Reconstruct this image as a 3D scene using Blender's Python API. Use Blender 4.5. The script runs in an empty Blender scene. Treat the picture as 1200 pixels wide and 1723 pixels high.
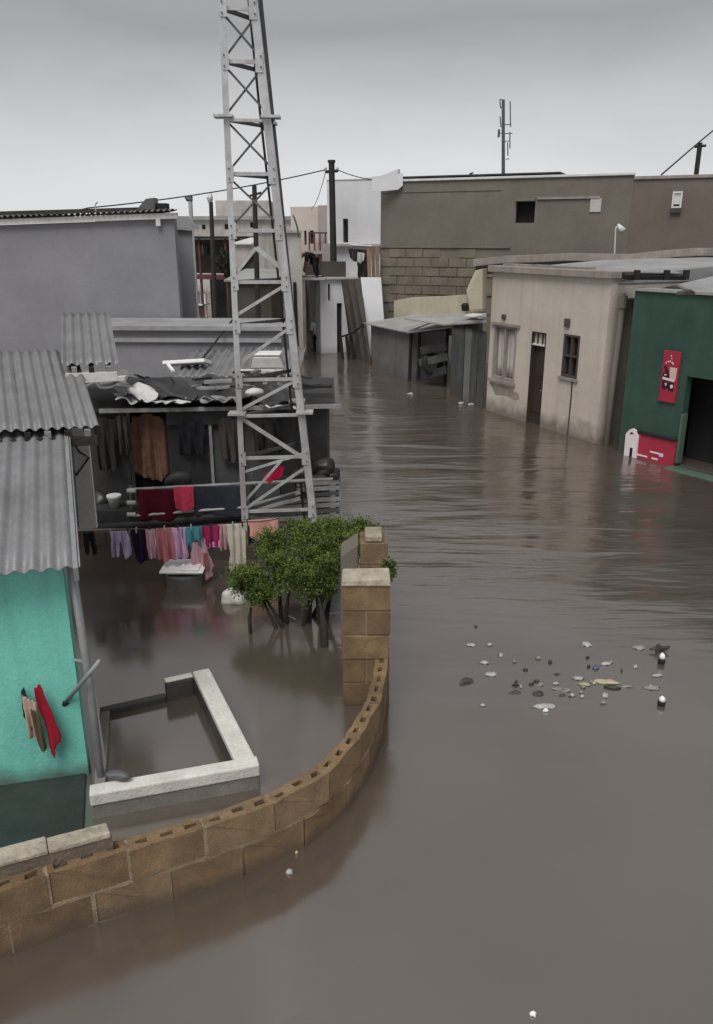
import bpy, bmesh, math, random
from mathutils import Vector, Matrix

random.seed(7)
sc = bpy.context.scene
COL = sc.collection

# ------------------------------------------------------------------ camera
PITCH = math.radians(18.8)
CAM_H = 3.8
FOCAL = 1351.0            # in photograph pixels (1200 x 1723)
cam_data = bpy.data.cameras.new('camera')
cam = bpy.data.objects.new('camera', cam_data)
COL.objects.link(cam)
cam.location = (0, 0, CAM_H)
cam.rotation_euler = (math.radians(90) - PITCH, 0, 0)
cam_data.sensor_fit = 'VERTICAL'
cam_data.angle = 2 * math.atan(861.5 / FOCAL)
cam_data.clip_start = 0.05
cam_data.clip_end = 3000
sc.camera = cam

# ------------------------------------------------------------------ sky
SUN_EL, SUN_AZ = math.radians(58), math.radians(200)
world = bpy.data.worlds.new('World')
sc.world = world
world.use_nodes = True
nt = world.node_tree
nt.nodes.clear()
out = nt.nodes.new('ShaderNodeOutputWorld')
bg = nt.nodes.new('ShaderNodeBackground')
bg.inputs['Strength'].default_value = 0.068
sky = nt.nodes.new('ShaderNodeTexSky')
sky.sky_type = 'NISHITA'
sky.sun_disc = False
sky.sun_elevation = SUN_EL
sky.sun_rotation = SUN_AZ
sky.dust_density = 6.0
sky.air_density = 1.5
hsv = nt.nodes.new('ShaderNodeHueSaturation')
hsv.inputs['Saturation'].default_value = 0.15
nt.links.new(sky.outputs[0], hsv.inputs['Color'])
tc = nt.nodes.new('ShaderNodeTexCoord')
sep = nt.nodes.new('ShaderNodeSeparateXYZ')
nt.links.new(tc.outputs['Generated'], sep.inputs[0])
nz = nt.nodes.new('ShaderNodeTexNoise')
nz.inputs['Scale'].default_value = 2.2
nz.inputs['Detail'].default_value = 5
mp = nt.nodes.new('ShaderNodeMapping')
mp.inputs['Scale'].default_value = (1, 1, 3.0)
nt.links.new(tc.outputs['Generated'], mp.inputs[0])
nt.links.new(mp.outputs[0], nz.inputs['Vector'])
ma = nt.nodes.new('ShaderNodeMath')
ma.operation = 'MULTIPLY_ADD'
nt.links.new(nz.outputs['Fac'], ma.inputs[0])
ma.inputs[1].default_value = 0.13
nt.links.new(sep.outputs['Z'], ma.inputs[2])
ramp = nt.nodes.new('ShaderNodeValToRGB')      # cloud deck: pale at the horizon, heavier overhead
cr = ramp.color_ramp
cr.elements[0].position = 0.04
cr.elements[0].color = (7.6, 7.66, 7.82, 1)
cr.elements[1].position = 0.60
cr.elements[1].color = (3.3, 3.32, 3.38, 1)
e = cr.elements.new(0.13); e.color = (7.1, 7.16, 7.32, 1)
e = cr.elements.new(0.20); e.color = (5.6, 5.65, 5.8, 1)
e = cr.elements.new(0.287); e.color = (3.15, 3.19, 3.27, 1)
e = cr.elements.new(0.40); e.color = (4.0, 4.05, 4.15, 1)
nt.links.new(ma.outputs[0], ramp.inputs[0])
mx = nt.nodes.new('ShaderNodeMixRGB')
mx.inputs[0].default_value = 0.88
nt.links.new(hsv.outputs[0], mx.inputs[1])
nt.links.new(ramp.outputs[0], mx.inputs[2])
nt.links.new(mx.outputs[0], bg.inputs['Color'])
nt.links.new(bg.outputs[0], out.inputs['Surface'])

# ------------------------------------------------------------------ sun (diffused by cloud)
sun_data = bpy.data.lights.new('sun', 'SUN')
sun_data.energy = 1.5
sun_data.angle = math.radians(35)
sun_data.color = (1.0, 0.97, 0.93)
sun = bpy.data.objects.new('sun', sun_data)
COL.objects.link(sun)
sd = Vector((math.sin(SUN_AZ) * math.cos(SUN_EL), math.cos(SUN_AZ) * math.cos(SUN_EL), math.sin(SUN_EL)))
sun.rotation_euler = (-sd).to_track_quat('-Z', 'Y').to_euler()
sun.location = (0, 0, 30)

vs = sc.view_settings
vs.view_transform = 'Standard'
vs.look = 'None'
vs.exposure = 0.72
vs.gamma = 1.0
vs.use_curve_mapping = False
sc.render.engine = 'CYCLES'
sc.cycles.use_denoising = True
sc.cycles.max_bounces = 8

# ------------------------------------------------------------------ helpers
V = Vector
CP, SP = math.cos(PITCH), math.sin(PITCH)

def ray(px, py):
    a = (px - 600) / FOCAL
    b = -(py - 861.5) / FOCAL
    return V((a, CP + b * SP, -SP + b * CP))

def at(px, py, y):
    """the point of the street at distance y that the photograph shows there"""
    r = ray(px, py)
    t = y / r.y
    return V((r.x * t, y, CAM_H + r.z * t))

def on_z(px, py, z=0.0):
    r = ray(px, py)
    t = (z - CAM_H) / r.z
    return V((r.x * t, r.y * t, z))

class Plane:
    """a vertical facade from A to B (xy); u runs along it, n points out"""
    def __init__(s, A, B):
        s.A, s.B = V((A[0], A[1], 0)), V((B[0], B[1], 0))
        s.L = (s.B - s.A).length
        s.d = (s.B - s.A) / s.L
        s.n = V((s.d.y, -s.d.x, 0))
        if s.n.dot(s.A) > 0:
            s.n = -s.n
    def uz(s, px, py):
        r = ray(px, py)
        o = V((0, 0, CAM_H))
        t = (s.A - o).dot(s.n) / r.dot(s.n)
        p = o + r * t
        return ((p - s.A).dot(s.d), p.z)
    def rect(s, x0, y0, x1, y1):
        xm, ym = (x0 + x1) / 2, (y0 + y1) / 2
        return (s.uz(x0, ym)[0], s.uz(x1, ym)[0], s.uz(xm, y1)[1], s.uz(xm, y0)[1])
    def p(s, u, z, o=0.0):
        q = s.A + s.d * u + s.n * o
        return V((q.x, q.y, z))

class MB:
    def __init__(s):
        s.v, s.f = [], []
    def quad(s, a, b, c, d):
        i = len(s.v)
        s.v += [V(a), V(b), V(c), V(d)]
        s.f.append((i, i + 1, i + 2, i + 3))
        return s
    def poly(s, pts):
        i = len(s.v)
        s.v += [V(p) for p in pts]
        s.f.append(tuple(range(i, i + len(pts))))
        return s
    def hexa(s, b, t):
        """b, t: four bottom and four top corners, same order"""
        i = len(s.v)
        s.v += [V(p) for p in b] + [V(p) for p in t]
        s.f += [(i + 3, i + 2, i + 1, i), (i + 4, i + 5, i + 6, i + 7)]
        for k in range(4):
            j = (k + 1) % 4
            s.f.append((i + k, i + j, i + 4 + j, i + 4 + k))
        return s
    def box(s, x0, x1, y0, y1, z0, z1):
        return s.hexa([(x0, y0, z0), (x1, y0, z0), (x1, y1, z0), (x0, y1, z0)],
                      [(x0, y0, z1), (x1, y0, z1), (x1, y1, z1), (x0, y1, z1)])
    def pbox(s, P, u0, u1, z0, z1, o0, o1):
        """box on a facade plane, o = offset out of the wall"""
        return s.hexa([P.p(u0, z0, o1), P.p(u1, z0, o1), P.p(u1, z0, o0), P.p(u0, z0, o0)],
                      [P.p(u0, z1, o1), P.p(u1, z1, o1), P.p(u1, z1, o0), P.p(u0, z1, o0)])
    def bar(s, p, q, w, h=None, up=(0, 0, 1)):
        p, q = V(p), V(q)
        h = h or w
        d = (q - p).normalized()
        up = V(up)
        if abs(d.dot(up)) > 0.98:
            up = V((0, 1, 0))
        a = d.cross(up).normalized() * w / 2
        b = a.cross(d).normalized() * h / 2
        return s.hexa([p - a - b, p + a - b, p + a + b, p - a + b], [q - a - b, q + a - b, q + a + b, q - a + b])
    def tube(s, pts, r, n=10, cap=True):
        pts = [V(p) for p in pts]
        rs = r if isinstance(r, (list, tuple)) else [r] * len(pts)
        base = len(s.v)
        for k, p in enumerate(pts):
            d = (pts[min(k + 1, len(pts) - 1)] - pts[max(k - 1, 0)]).normalized()
            up = V((0, 0, 1)) if abs(d.z) < 0.9 else V((0, 1, 0))
            a = d.cross(up).normalized()
            b = a.cross(d)
            for j in range(n):
                t = 2 * math.pi * j / n
                s.v.append(p + (a * math.cos(t) + b * math.sin(t)) * rs[k])
        for k in range(len(pts) - 1):
            for j in range(n):
                j2 = (j + 1) % n
                s.f.append((base + k * n + j, base + k * n + j2, base + (k + 1) * n + j2, base + (k + 1) * n + j))
        if cap:
            s.f.append(tuple(base + j for j in range(n))[::-1])
            s.f.append(tuple(base + (len(pts) - 1) * n + j for j in range(n)))
        return s
    def grid(s, fn, nu, nv):
        i = len(s.v)
        for a in range(nu + 1):
            for b in range(nv + 1):
                s.v.append(V(fn(a / nu, b / nv)))
        for a in range(nu):
            for b in range(nv):
                k = i + a * (nv + 1) + b
                s.f.append((k, k + nv + 1, k + nv + 2, k + 1))
        return s
    def prism(s, pts, off):
        """closed outline extruded by a vector"""
        n = len(pts)
        i = len(s.v)
        off = V(off)
        s.v += [V(p) for p in pts] + [V(p) + off for p in pts]
        s.f += [tuple(range(i, i + n))[::-1], tuple(range(i + n, i + 2 * n))]
        for k in range(n):
            j = (k + 1) % n
            s.f.append((i + k, i + j, i + n + j, i + n + k))
        return s
    def build(s, name, mat, parent=None, smooth=False, solid=0, bevel=0, sub=0):
        lo = [min(v[k] for v in s.v) for k in range(3)]
        hi = [max(v[k] for v in s.v) for k in range(3)]
        c = V(((lo[0] + hi[0]) / 2, (lo[1] + hi[1]) / 2, lo[2]))
        me = bpy.data.meshes.new(name)
        me.from_pydata([tuple(v - c) for v in s.v], [], s.f)
        bm = bmesh.new()
        bm.from_mesh(me)
        bmesh.ops.remove_doubles(bm, verts=bm.verts, dist=1e-5)
        bmesh.ops.recalc_face_normals(bm, faces=bm.faces)
        bm.to_mesh(me)
        bm.free()
        if smooth:
            me.polygons.foreach_set('use_smooth', [True] * len(me.polygons))
        o = bpy.data.objects.new(name, me)
        COL.objects.link(o)
        if mat:
            me.materials.append(mat)
        o.location = c
        if parent:
            o.parent = parent
            o.location = c - wloc(parent)
        if solid:
            m = o.modifiers.new('thickness', 'SOLIDIFY'); m.thickness = solid; m.offset = 0
        if bevel:
            m = o.modifiers.new('bevel', 'BEVEL'); m.width = bevel; m.segments = 2; m.limit_method = 'ANGLE'
        if sub:
            m = o.modifiers.new('smooth', 'SUBSURF'); m.levels = sub; m.render_levels = sub
        return o

def wloc(o):
    p = V(o.location)
    while o.parent:
        o = o.parent
        p += o.location
    return p

def tag(o, label, cat, group=None):
    o['label'] = label
    o['category'] = cat
    if group:
        o['group'] = group
    return o

def thing(name, label, cat, loc, group=None):
    o = bpy.data.objects.new(name, None)
    o.empty_display_size = 0.2
    COL.objects.link(o)
    o.location = V(loc)
    return tag(o, label, cat, group)

def structure(o):
    o['kind'] = 'structure'
    return o

# ------------------------------------------------------------------ materials
def mat(name, col, rough=0.85, var=0.22, scale=2.5, bump=0.25, bscale=40, streak=0.0, mud=0.0, mudz=0.25,
        metal=0.0, spec=0.4, dirt=(0.06, 0.05, 0.042), blotch=0.0, speck=0.12, sscale=55):
    m = bpy.data.materials.new(name)
    m.use_nodes = True
    t = m.node_tree
    b = t.nodes['Principled BSDF']
    b.inputs['Roughness'].default_value = rough
    b.inputs['Metallic'].default_value = metal
    b.inputs['Specular IOR Level'].default_value = spec
    L = t.links.new
    geo = t.nodes.new('ShaderNodeNewGeometry')
    pos = geo.outputs['Position']
    n1 = t.nodes.new('ShaderNodeTexNoise')
    n1.inputs['Scale'].default_value = scale
    n1.inputs['Detail'].default_value = 6
    n1.inputs['Roughness'].default_value = 0.65
    L(pos, n1.inputs['Vector'])
    r = t.nodes.new('ShaderNodeMapRange')
    r.inputs['From Min'].default_value = 0.3
    r.inputs['From Max'].default_value = 0.7
    r.inputs['To Min'].default_value = 1 - var
    r.inputs['To Max'].default_value = 1 + var * 0.7
    L(n1.outputs['Fac'], r.inputs['Value'])
    mul = t.nodes.new('ShaderNodeMixRGB')
    mul.blend_type = 'MULTIPLY'
    mul.inputs[0].default_value = 1
    mul.inputs[1].default_value = (*col, 1)
    L(r.outputs[0], mul.inputs[2])
    cur = mul.outputs[0]
    if speck:
        ns_ = t.nodes.new('ShaderNodeTexNoise')
        ns_.inputs['Scale'].default_value = sscale
        ns_.inputs['Detail'].default_value = 5
        ns_.inputs['Roughness'].default_value = 0.75
        L(pos, ns_.inputs['Vector'])
        rs_ = t.nodes.new('ShaderNodeMapRange')
        rs_.inputs['From Min'].default_value = 0.32
        rs_.inputs['From Max'].default_value = 0.68
        rs_.inputs['To Min'].default_value = 1 - speck
        rs_.inputs['To Max'].default_value = 1 + speck
        L(ns_.outputs['Fac'], rs_.inputs['Value'])
        m2_ = t.nodes.new('ShaderNodeMixRGB')
        m2_.blend_type = 'MULTIPLY'
        m2_.inputs[0].default_value = 1
        L(cur, m2_.inputs[1])
        L(rs_.outputs[0], m2_.inputs[2])
        cur = m2_.outputs[0]
    def overlay(fac, color):
        nonlocal cur
        q = t.nodes.new('ShaderNodeMixRGB')
        L(fac, q.inputs[0])
        L(cur, q.inputs[1])
        q.inputs[2].default_value = (*color, 1)
        cur = q.outputs[0]
    if streak:
        mpn = t.nodes.new('ShaderNodeMapping')
        mpn.inputs['Scale'].default_value = (5, 5, 0.35)
        L(pos, mpn.inputs[0])
        n2 = t.nodes.new('ShaderNodeTexNoise')
        n2.inputs['Scale'].default_value = 1.3
        n2.inputs['Detail'].default_value = 5
        L(mpn.outputs[0], n2.inputs['Vector'])
        r2 = t.nodes.new('ShaderNodeMapRange')
        r2.inputs['From Min'].default_value = 0.48
        r2.inputs['From Max'].default_value = 0.78
        r2.inputs['To Max'].default_value = streak
        L(n2.outputs['Fac'], r2.inputs['Value'])
        overlay(r2.outputs[0], dirt)
    if blotch:
        n4 = t.nodes.new('ShaderNodeTexNoise')
        n4.inputs['Scale'].default_value = 0.9
        n4.inputs['Detail'].default_value = 8
        n4.inputs['Roughness'].default_value = 0.7
        L(pos, n4.inputs['Vector'])
        r4 = t.nodes.new('ShaderNodeMapRange')
        r4.inputs['From Min'].default_value = 0.5
        r4.inputs['From Max'].default_value = 0.66
        r4.inputs['To Max'].default_value = blotch
        L(n4.outputs['Fac'], r4.inputs['Value'])
        overlay(r4.outputs[0], dirt)
    if mud:
        sp = t.nodes.new('ShaderNodeSeparateXYZ')
        L(pos, sp.inputs[0])
        n3 = t.nodes.new('ShaderNodeTexNoise')
        n3.inputs['Scale'].default_value = 4
        n3.inputs['Detail'].default_value = 6
        L(pos, n3.inputs['Vector'])
        ad = t.nodes.new('ShaderNodeMath')
        ad.operation = 'MULTIPLY_ADD'
        ad.inputs[1].default_value = -mudz * 1.6
        L(n3.outputs['Fac'], ad.inputs[0])
        L(sp.outputs['Z'], ad.inputs[2])
        r3 = t.nodes.new('ShaderNodeMapRange')
        r3.inputs['From Min'].default_value = -mudz * 0.6
        r3.inputs['From Max'].default_value = mudz * 0.35
        r3.inputs['To Min'].default_value = mud
        r3.inputs['To Max'].default_value = 0
        L(ad.outputs[0], r3.inputs['Value'])
        overlay(r3.outputs[0], (0.075, 0.058, 0.045))
    L(cur, b.inputs['Base Color'])
    if bump:
        nb = t.nodes.new('ShaderNodeTexNoise')
        nb.inputs['Scale'].default_value = bscale
        nb.inputs['Detail'].default_value = 6
        L(pos, nb.inputs['Vector'])
        bp = t.nodes.new('ShaderNodeBump')
        bp.inputs['Strength'].default_value = bump
        bp.inputs['Distance'].default_value = 0.02
        L(nb.outputs['Fac'], bp.inputs['Height'])
        L(bp.outputs[0], b.inputs['Normal'])
    return m

M = {}
M['teal'] = mat('teal_paint', (0.20, 0.62, 0.53), 0.7, 0.1, 1.6, 0.2, 30, streak=0.28, mud=0.75, mudz=0.16, dirt=(0.05, 0.14, 0.12))
M['zinc'] = mat('weathered_zinc', (0.225, 0.228, 0.238), 0.55, 0.22, 2.0, 0.1, 60, streak=0.3, metal=0.25, blotch=0.25, dirt=(0.14, 0.12, 0.105))
M['zinc_old'] = mat('old_zinc', (0.2, 0.2, 0.2), 0.6, 0.35, 2.0, 0.15, 50, streak=0.3, metal=0.2, blotch=0.4, dirt=(0.08, 0.065, 0.055))
M['block'] = mat('sand_cement_block', (0.215, 0.15, 0.088), 0.9, 0.25, 5, 0.6, 70, mud=0.5, mudz=0.12, blotch=0.35, dirt=(0.1, 0.075, 0.05))
M['mortar'] = mat('pale_mortar', (0.27, 0.21, 0.145), 0.95, 0.25, 8, 0.6, 60, mud=0.5, mudz=0.12)
M['plaster_top'] = mat('worn_plaster_coping', (0.40, 0.36, 0.29), 0.9, 0.4, 7, 0.8, 30, blotch=0.55, dirt=(0.16, 0.13, 0.1))
M['low_wall'] = mat('wet_dark_plaster', (0.15, 0.12, 0.092), 0.8, 0.3, 4, 0.5, 40, streak=0.3, mud=0.5)
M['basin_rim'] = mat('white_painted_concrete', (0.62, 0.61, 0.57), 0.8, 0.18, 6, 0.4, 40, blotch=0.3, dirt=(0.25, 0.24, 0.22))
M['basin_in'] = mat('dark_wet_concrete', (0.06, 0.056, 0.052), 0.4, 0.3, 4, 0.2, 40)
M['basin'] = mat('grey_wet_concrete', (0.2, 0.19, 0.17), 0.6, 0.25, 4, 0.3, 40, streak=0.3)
M['grey_wall'] = mat('grey_plaster', (0.225, 0.225, 0.24), 0.85, 0.13, 1.0, 0.15, 40, streak=0.12, dirt=(0.16, 0.16, 0.165))
M['grey_roof'] = mat('cement_roof', (0.30, 0.30, 0.305), 0.8, 0.22, 1.5, 0.2, 20, blotch=0.35, dirt=(0.16, 0.16, 0.16))
M['tin'] = mat('blackened_tin', (0.032, 0.032, 0.034), 0.6, 0.5, 2.5, 0.2, 40, streak=0.5, dirt=(0.055, 0.05, 0.047))
M['tin_grey'] = mat('dull_grey_board', (0.085, 0.085, 0.088), 0.7, 0.3, 2.5, 0.2, 40, streak=0.3, mud=0.3)
M['tarp'] = mat('black_tarpaulin', (0.02, 0.02, 0.022), 0.38, 0.5, 3, 0.3, 18, spec=0.5, blotch=0.4, dirt=(0.07, 0.068, 0.066))
M['white_trim'] = mat('white_sheet', (0.62, 0.62, 0.62), 0.6, 0.15, 4, 0.15, 30, streak=0.2, dirt=(0.3, 0.29, 0.27))
M['galv'] = mat('galvanised_steel', (0.50, 0.505, 0.515), 0.45, 0.2, 6, 0.1, 60, metal=0.3, streak=0.35, blotch=0.25, dirt=(0.2, 0.155, 0.125))
M['galv_dark'] = mat('dark_and_shaded_steel', (0.10, 0.10, 0.105), 0.55, 0.25, 6, 0.1, 60, metal=0.2)  # dark steel; the mast's rear members carry their shade in this colour
M['steel'] = mat('grey_steel_pipe', (0.28, 0.29, 0.30), 0.5, 0.2, 6, 0.1, 50, metal=0.3, streak=0.2)
M['dark_wood'] = mat('dark_pole_wood', (0.03, 0.027, 0.025), 0.85, 0.3, 6, 0.4, 30)
M['slat'] = mat('grey_weathered_slat', (0.30, 0.30, 0.30), 0.75, 0.35, 5, 0.3, 30, streak=0.2)
M['cream'] = mat('cream_plaster', (0.52, 0.465, 0.412), 0.88, 0.12, 1.2, 0.15, 50, streak=0.24, mud=0.7, mudz=0.35, blotch=0.06, dirt=(0.26, 0.21, 0.18))
M['cream_band'] = mat('roof_edge_concrete', (0.30, 0.26, 0.235), 0.85, 0.25, 3, 0.3, 30, streak=0.3)
M['green'] = mat('dark_green_paint', (0.036, 0.078, 0.062), 0.55, 0.18, 1.5, 0.15, 40, streak=0.3, mud=0.75, mudz=0.28, blotch=0.2, dirt=(0.02, 0.04, 0.034))
M['green_trim'] = mat('pale_green_jamb', (0.075, 0.12, 0.092), 0.6, 0.15, 4, 0.1, 40)
M['red'] = mat('red_sign_paint', (0.36, 0.028, 0.055), 0.45, 0.2, 5, 0.05, 40, blotch=0.15, dirt=(0.3, 0.05, 0.1))
M['ink'] = mat('black_lettering', (0.02, 0.01, 0.03), 0.5, 0.1, 5, 0)
M['print_white'] = mat('white_print', (0.75, 0.66, 0.68), 0.5, 0.12, 8, 0)
M['print_cream'] = mat('cream_print', (0.62, 0.45, 0.40), 0.5, 0.12, 8, 0)
M['brown_wall'] = mat('bare_cement_wall', (0.165, 0.146, 0.126), 0.9, 0.18, 0.8, 0.3, 25, streak=0.25, blotch=0.35, dirt=(0.13, 0.11, 0.095))
M['red_wall'] = mat('reddish_cement_wall', (0.158, 0.128, 0.112), 0.9, 0.16, 0.8, 0.3, 25, streak=0.25, blotch=0.3, dirt=(0.12, 0.095, 0.085))
M['far_block'] = mat('bare_block', (0.18, 0.15, 0.12), 0.92, 0.3, 2, 0.5, 30)
M['white_wall'] = mat('white_limewash', (0.66, 0.665, 0.69), 0.85, 0.08, 1.0, 0.1, 40, streak=0.12, mud=0.3, dirt=(0.4, 0.39, 0.38))
M['pale_wall'] = mat('pale_stained_plaster', (0.45, 0.43, 0.41), 0.88, 0.25, 1.4, 0.2, 40, streak=0.35, blotch=0.3, mud=0.4, dirt=(0.2, 0.18, 0.165))
M['tan_wall'] = mat('tan_plaster', (0.52, 0.465, 0.42), 0.88, 0.1, 1.2, 0.15, 40, streak=0.15, dirt=(0.3, 0.25, 0.22))
M['tan_side'] = mat('brownish_plaster', (0.36, 0.315, 0.295), 0.88, 0.1, 1.2, 0.15, 40, streak=0.15, dirt=(0.25, 0.2, 0.18))
M['yellow_wall'] = mat('pale_yellow_wall', (0.48, 0.44, 0.33), 0.88, 0.15, 1.5, 0.2, 40, streak=0.2, dirt=(0.25, 0.21, 0.15))
M['dark_wall'] = mat('dark_board', (0.07, 0.062, 0.055), 0.85, 0.3, 2, 0.3, 30, streak=0.3, mud=0.4)
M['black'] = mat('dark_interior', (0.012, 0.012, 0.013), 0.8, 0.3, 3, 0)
M['door'] = mat('dark_brown_door', (0.04, 0.027, 0.02), 0.6, 0.3, 4, 0.2, 40, streak=0.3)
M['glass'] = mat('dusty_dark_glass', (0.03, 0.03, 0.033), 0.15, 0.3, 4, 0)
M['curtain'] = mat('pale_curtain', (0.48, 0.445, 0.41), 0.9, 0.1, 4, 0.1)
M['maroon'] = mat('maroon_boards', (0.10, 0.03, 0.035), 0.7, 0.3, 2, 0.2)
M['shed_tin'] = mat('shed_sheet_grey', (0.165, 0.168, 0.172), 0.65, 0.22, 1.5, 0.15, 40, streak=0.3, mud=0.4, blotch=0.25, dirt=(0.08, 0.075, 0.07))
M['shed_dark'] = mat('shed_sheet_dark', (0.06, 0.063, 0.062), 0.65, 0.3, 2, 0.15, 40, streak=0.5, mud=0.4, dirt=(0.14, 0.14, 0.135))
M['shed_roof'] = mat('shed_roof_sheet', (0.34, 0.345, 0.335), 0.55, 0.25, 1.6, 0.15, 40, metal=0.15, blotch=0.4, dirt=(0.17, 0.16, 0.145))
M['leaf'] = mat('bush_leaf', (0.075, 0.118, 0.024), 0.6, 0.75, 7, 0, spec=0.3)
M['leaf_dark'] = mat('dark_tree_leaf', (0.028, 0.035, 0.022), 0.7, 0.4, 5, 0, spec=0.2)
M['bark'] = mat('bark', (0.03, 0.025, 0.02), 0.9, 0.3, 8, 0.5, 40)
M['stone'] = mat('wet_stone', (0.05, 0.044, 0.04), 0.45, 0.5, 14, 0.5, 60)
M['stone_pale'] = mat('pale_stone', (0.26, 0.24, 0.22), 0.6, 0.3, 14, 0.5, 60)
M['white_stone'] = mat('white_block', (0.60, 0.58, 0.54), 0.85, 0.3, 9, 0.7, 25)
M['plastic'] = mat('pale_plastic', (0.38, 0.38, 0.37), 0.35, 0.15, 10, 0.1, 30)
M['white_plastic'] = mat('white_plastic', (0.8, 0.8, 0.79), 0.35, 0.08, 10, 0)
M['blue_bag'] = mat('blue_plastic', (0.09, 0.1, 0.2), 0.35, 0.2, 10, 0)
M['yellow_scum'] = mat('yellowish_plastic', (0.42, 0.38, 0.25), 0.5, 0.2, 12, 0)
M['wire'] = mat('black_cable', (0.02, 0.02, 0.021), 0.6, 0.1, 5, 0)
M['concrete_tub'] = mat('grey_tub', (0.10, 0.10, 0.10), 0.5, 0.2, 6, 0.2)

def cloth(name, col, var=0.2):
    return mat('cloth_' + name, col, 0.95, var, 9, 0.25, 90, spec=0.15)

# ------------------------------------------------------------------ ground and water
g = MB().box(-900, 900, -60, 1500, -1.2, -0.8).build('ground', mat('silt', (0.12, 0.09, 0.065)))
structure(g)

def water_material():
    m = bpy.data.materials.new('muddy_flood_water')
    m.use_nodes = True
    t = m.node_tree
    L = t.links.new
    b = t.nodes['Principled BSDF']
    b.inputs['IOR'].default_value = 3.0
    b.inputs['Specular IOR Level'].default_value = 0.5
    b.inputs['Specular Tint'].default_value = (1.0, 0.962, 0.935, 1)
    geo = t.nodes.new('ShaderNodeNewGeometry')
    pos = geo.outputs['Position']
    # silt clouds
    n1 = t.nodes.new('ShaderNodeTexNoise')
    n1.inputs['Scale'].default_value = 0.55
    n1.inputs['Detail'].default_value = 5
    L(pos, n1.inputs['Vector'])
    rp = t.nodes.new('ShaderNodeValToRGB')
    rp.color_ramp.elements[0].position = 0.3
    rp.color_ramp.elements[0].color = (0.066, 0.052, 0.041, 1)
    rp.color_ramp.elements[1].position = 0.7
    rp.color_ramp.elements[1].color = (0.096, 0.079, 0.066, 1)
    L(n1.outputs['Fac'], rp.inputs[0])
    L(rp.outputs[0], b.inputs['Base Color'])
    nr = t.nodes.new('ShaderNodeTexNoise')
    nr.inputs['Scale'].default_value = 0.8
    nr.inputs['Detail'].default_value = 4
    L(pos, nr.inputs['Vector'])
    rr = t.nodes.new('ShaderNodeMapRange')
    rr.inputs['From Min'].default_value = 0.35
    rr.inputs['From Max'].default_value = 0.65
    rr.inputs['To Min'].default_value = 0.11
    rr.inputs['To Max'].default_value = 0.22
    L(nr.outputs['Fac'], rr.inputs['Value'])
    L(rr.outputs[0], b.inputs['Roughness'])
    # ripples: crests across the street, in wind patches
    def noise(scale, sx, sy, detail, dist=0.0):
        mpn = t.nodes.new('ShaderNodeMapping')
        mpn.inputs['Scale'].default_value = (sx, sy, 1)
        mpn.inputs['Rotation'].default_value = (0, 0, math.radians(6))
        L(pos, mpn.inputs[0])
        n = t.nodes.new('ShaderNodeTexNoise')
        n.inputs['Scale'].default_value = scale
        n.inputs['Detail'].default_value = detail
        n.inputs['Distortion'].default_value = dist
        L(mpn.outputs[0], n.inputs['Vector'])
        return n.outputs['Fac']
    big = noise(1.0, 0.45, 1.9, 2, 0.7)
    small = noise(3.2, 0.8, 3.0, 3, 0.4)
    fine = noise(14, 1, 1.6, 2)
    patch = noise(0.22, 1.0, 1.2, 3)
    sp = t.nodes.new('ShaderNodeSeparateXYZ')
    L(pos, sp.inputs[0])
    # the open street is ruffled by the current, the corner by the wall lies calm
    far = t.nodes.new('ShaderNodeMapRange')
    far.interpolation_type = 'SMOOTHSTEP'
    far.inputs['From Min'].default_value = 6.2
    far.inputs['From Max'].default_value = 9.5
    far.inputs['To Min'].default_value = 0.16
    far.inputs['To Max'].default_value = 1.0
    L(sp.outputs['Y'], far.inputs['Value'])
    side = t.nodes.new('ShaderNodeMapRange')
    side.interpolation_type = 'SMOOTHSTEP'
    side.inputs['From Min'].default_value = -0.6
    side.inputs['From Max'].default_value = 0.5
    side.inputs['To Min'].default_value = 0.12
    side.inputs['To Max'].default_value = 1.0
    L(sp.outputs['X'], side.inputs['Value'])
    pr = t.nodes.new('ShaderNodeMapRange')
    pr.inputs['From Min'].default_value = 0.35
    pr.inputs['From Max'].default_value = 0.6
    pr.inputs['To Min'].default_value = 0.35
    L(patch, pr.inputs['Value'])
    def op(kind, a, b_):
        q = t.nodes.new('ShaderNodeMath')
        q.operation = kind
        for k, x in enumerate((a, b_)):
            if isinstance(x, (int, float)):
                q.inputs[k].default_value = x
            else:
                L(x, q.inputs[k])
        return q.outputs[0]
    h = op('ADD', op('MULTIPLY', big, 0.085), op('ADD', op('MULTIPLY', small, 0.014), op('MULTIPLY', fine, 0.002)))
    amp = op('MULTIPLY', op('MULTIPLY', far.outputs[0], pr.outputs[0]), side.outputs[0])
    h = op('MULTIPLY', h, amp)
    bp = t.nodes.new('ShaderNodeBump')
    bp.inputs['Strength'].default_value = 1.0
    bp.inputs['Distance'].default_value = 1.0
    L(h, bp.inputs['Height'])
    L(bp.outputs[0], b.inputs['Normal'])
    return m

w = MB().quad((-900, -60, 0), (900, -60, 0), (900, 1500, 0), (-900, 1500, 0)).build('flood_water', water_material())
structure(w)
w['label'] = 'brown muddy flood water filling the street'

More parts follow.
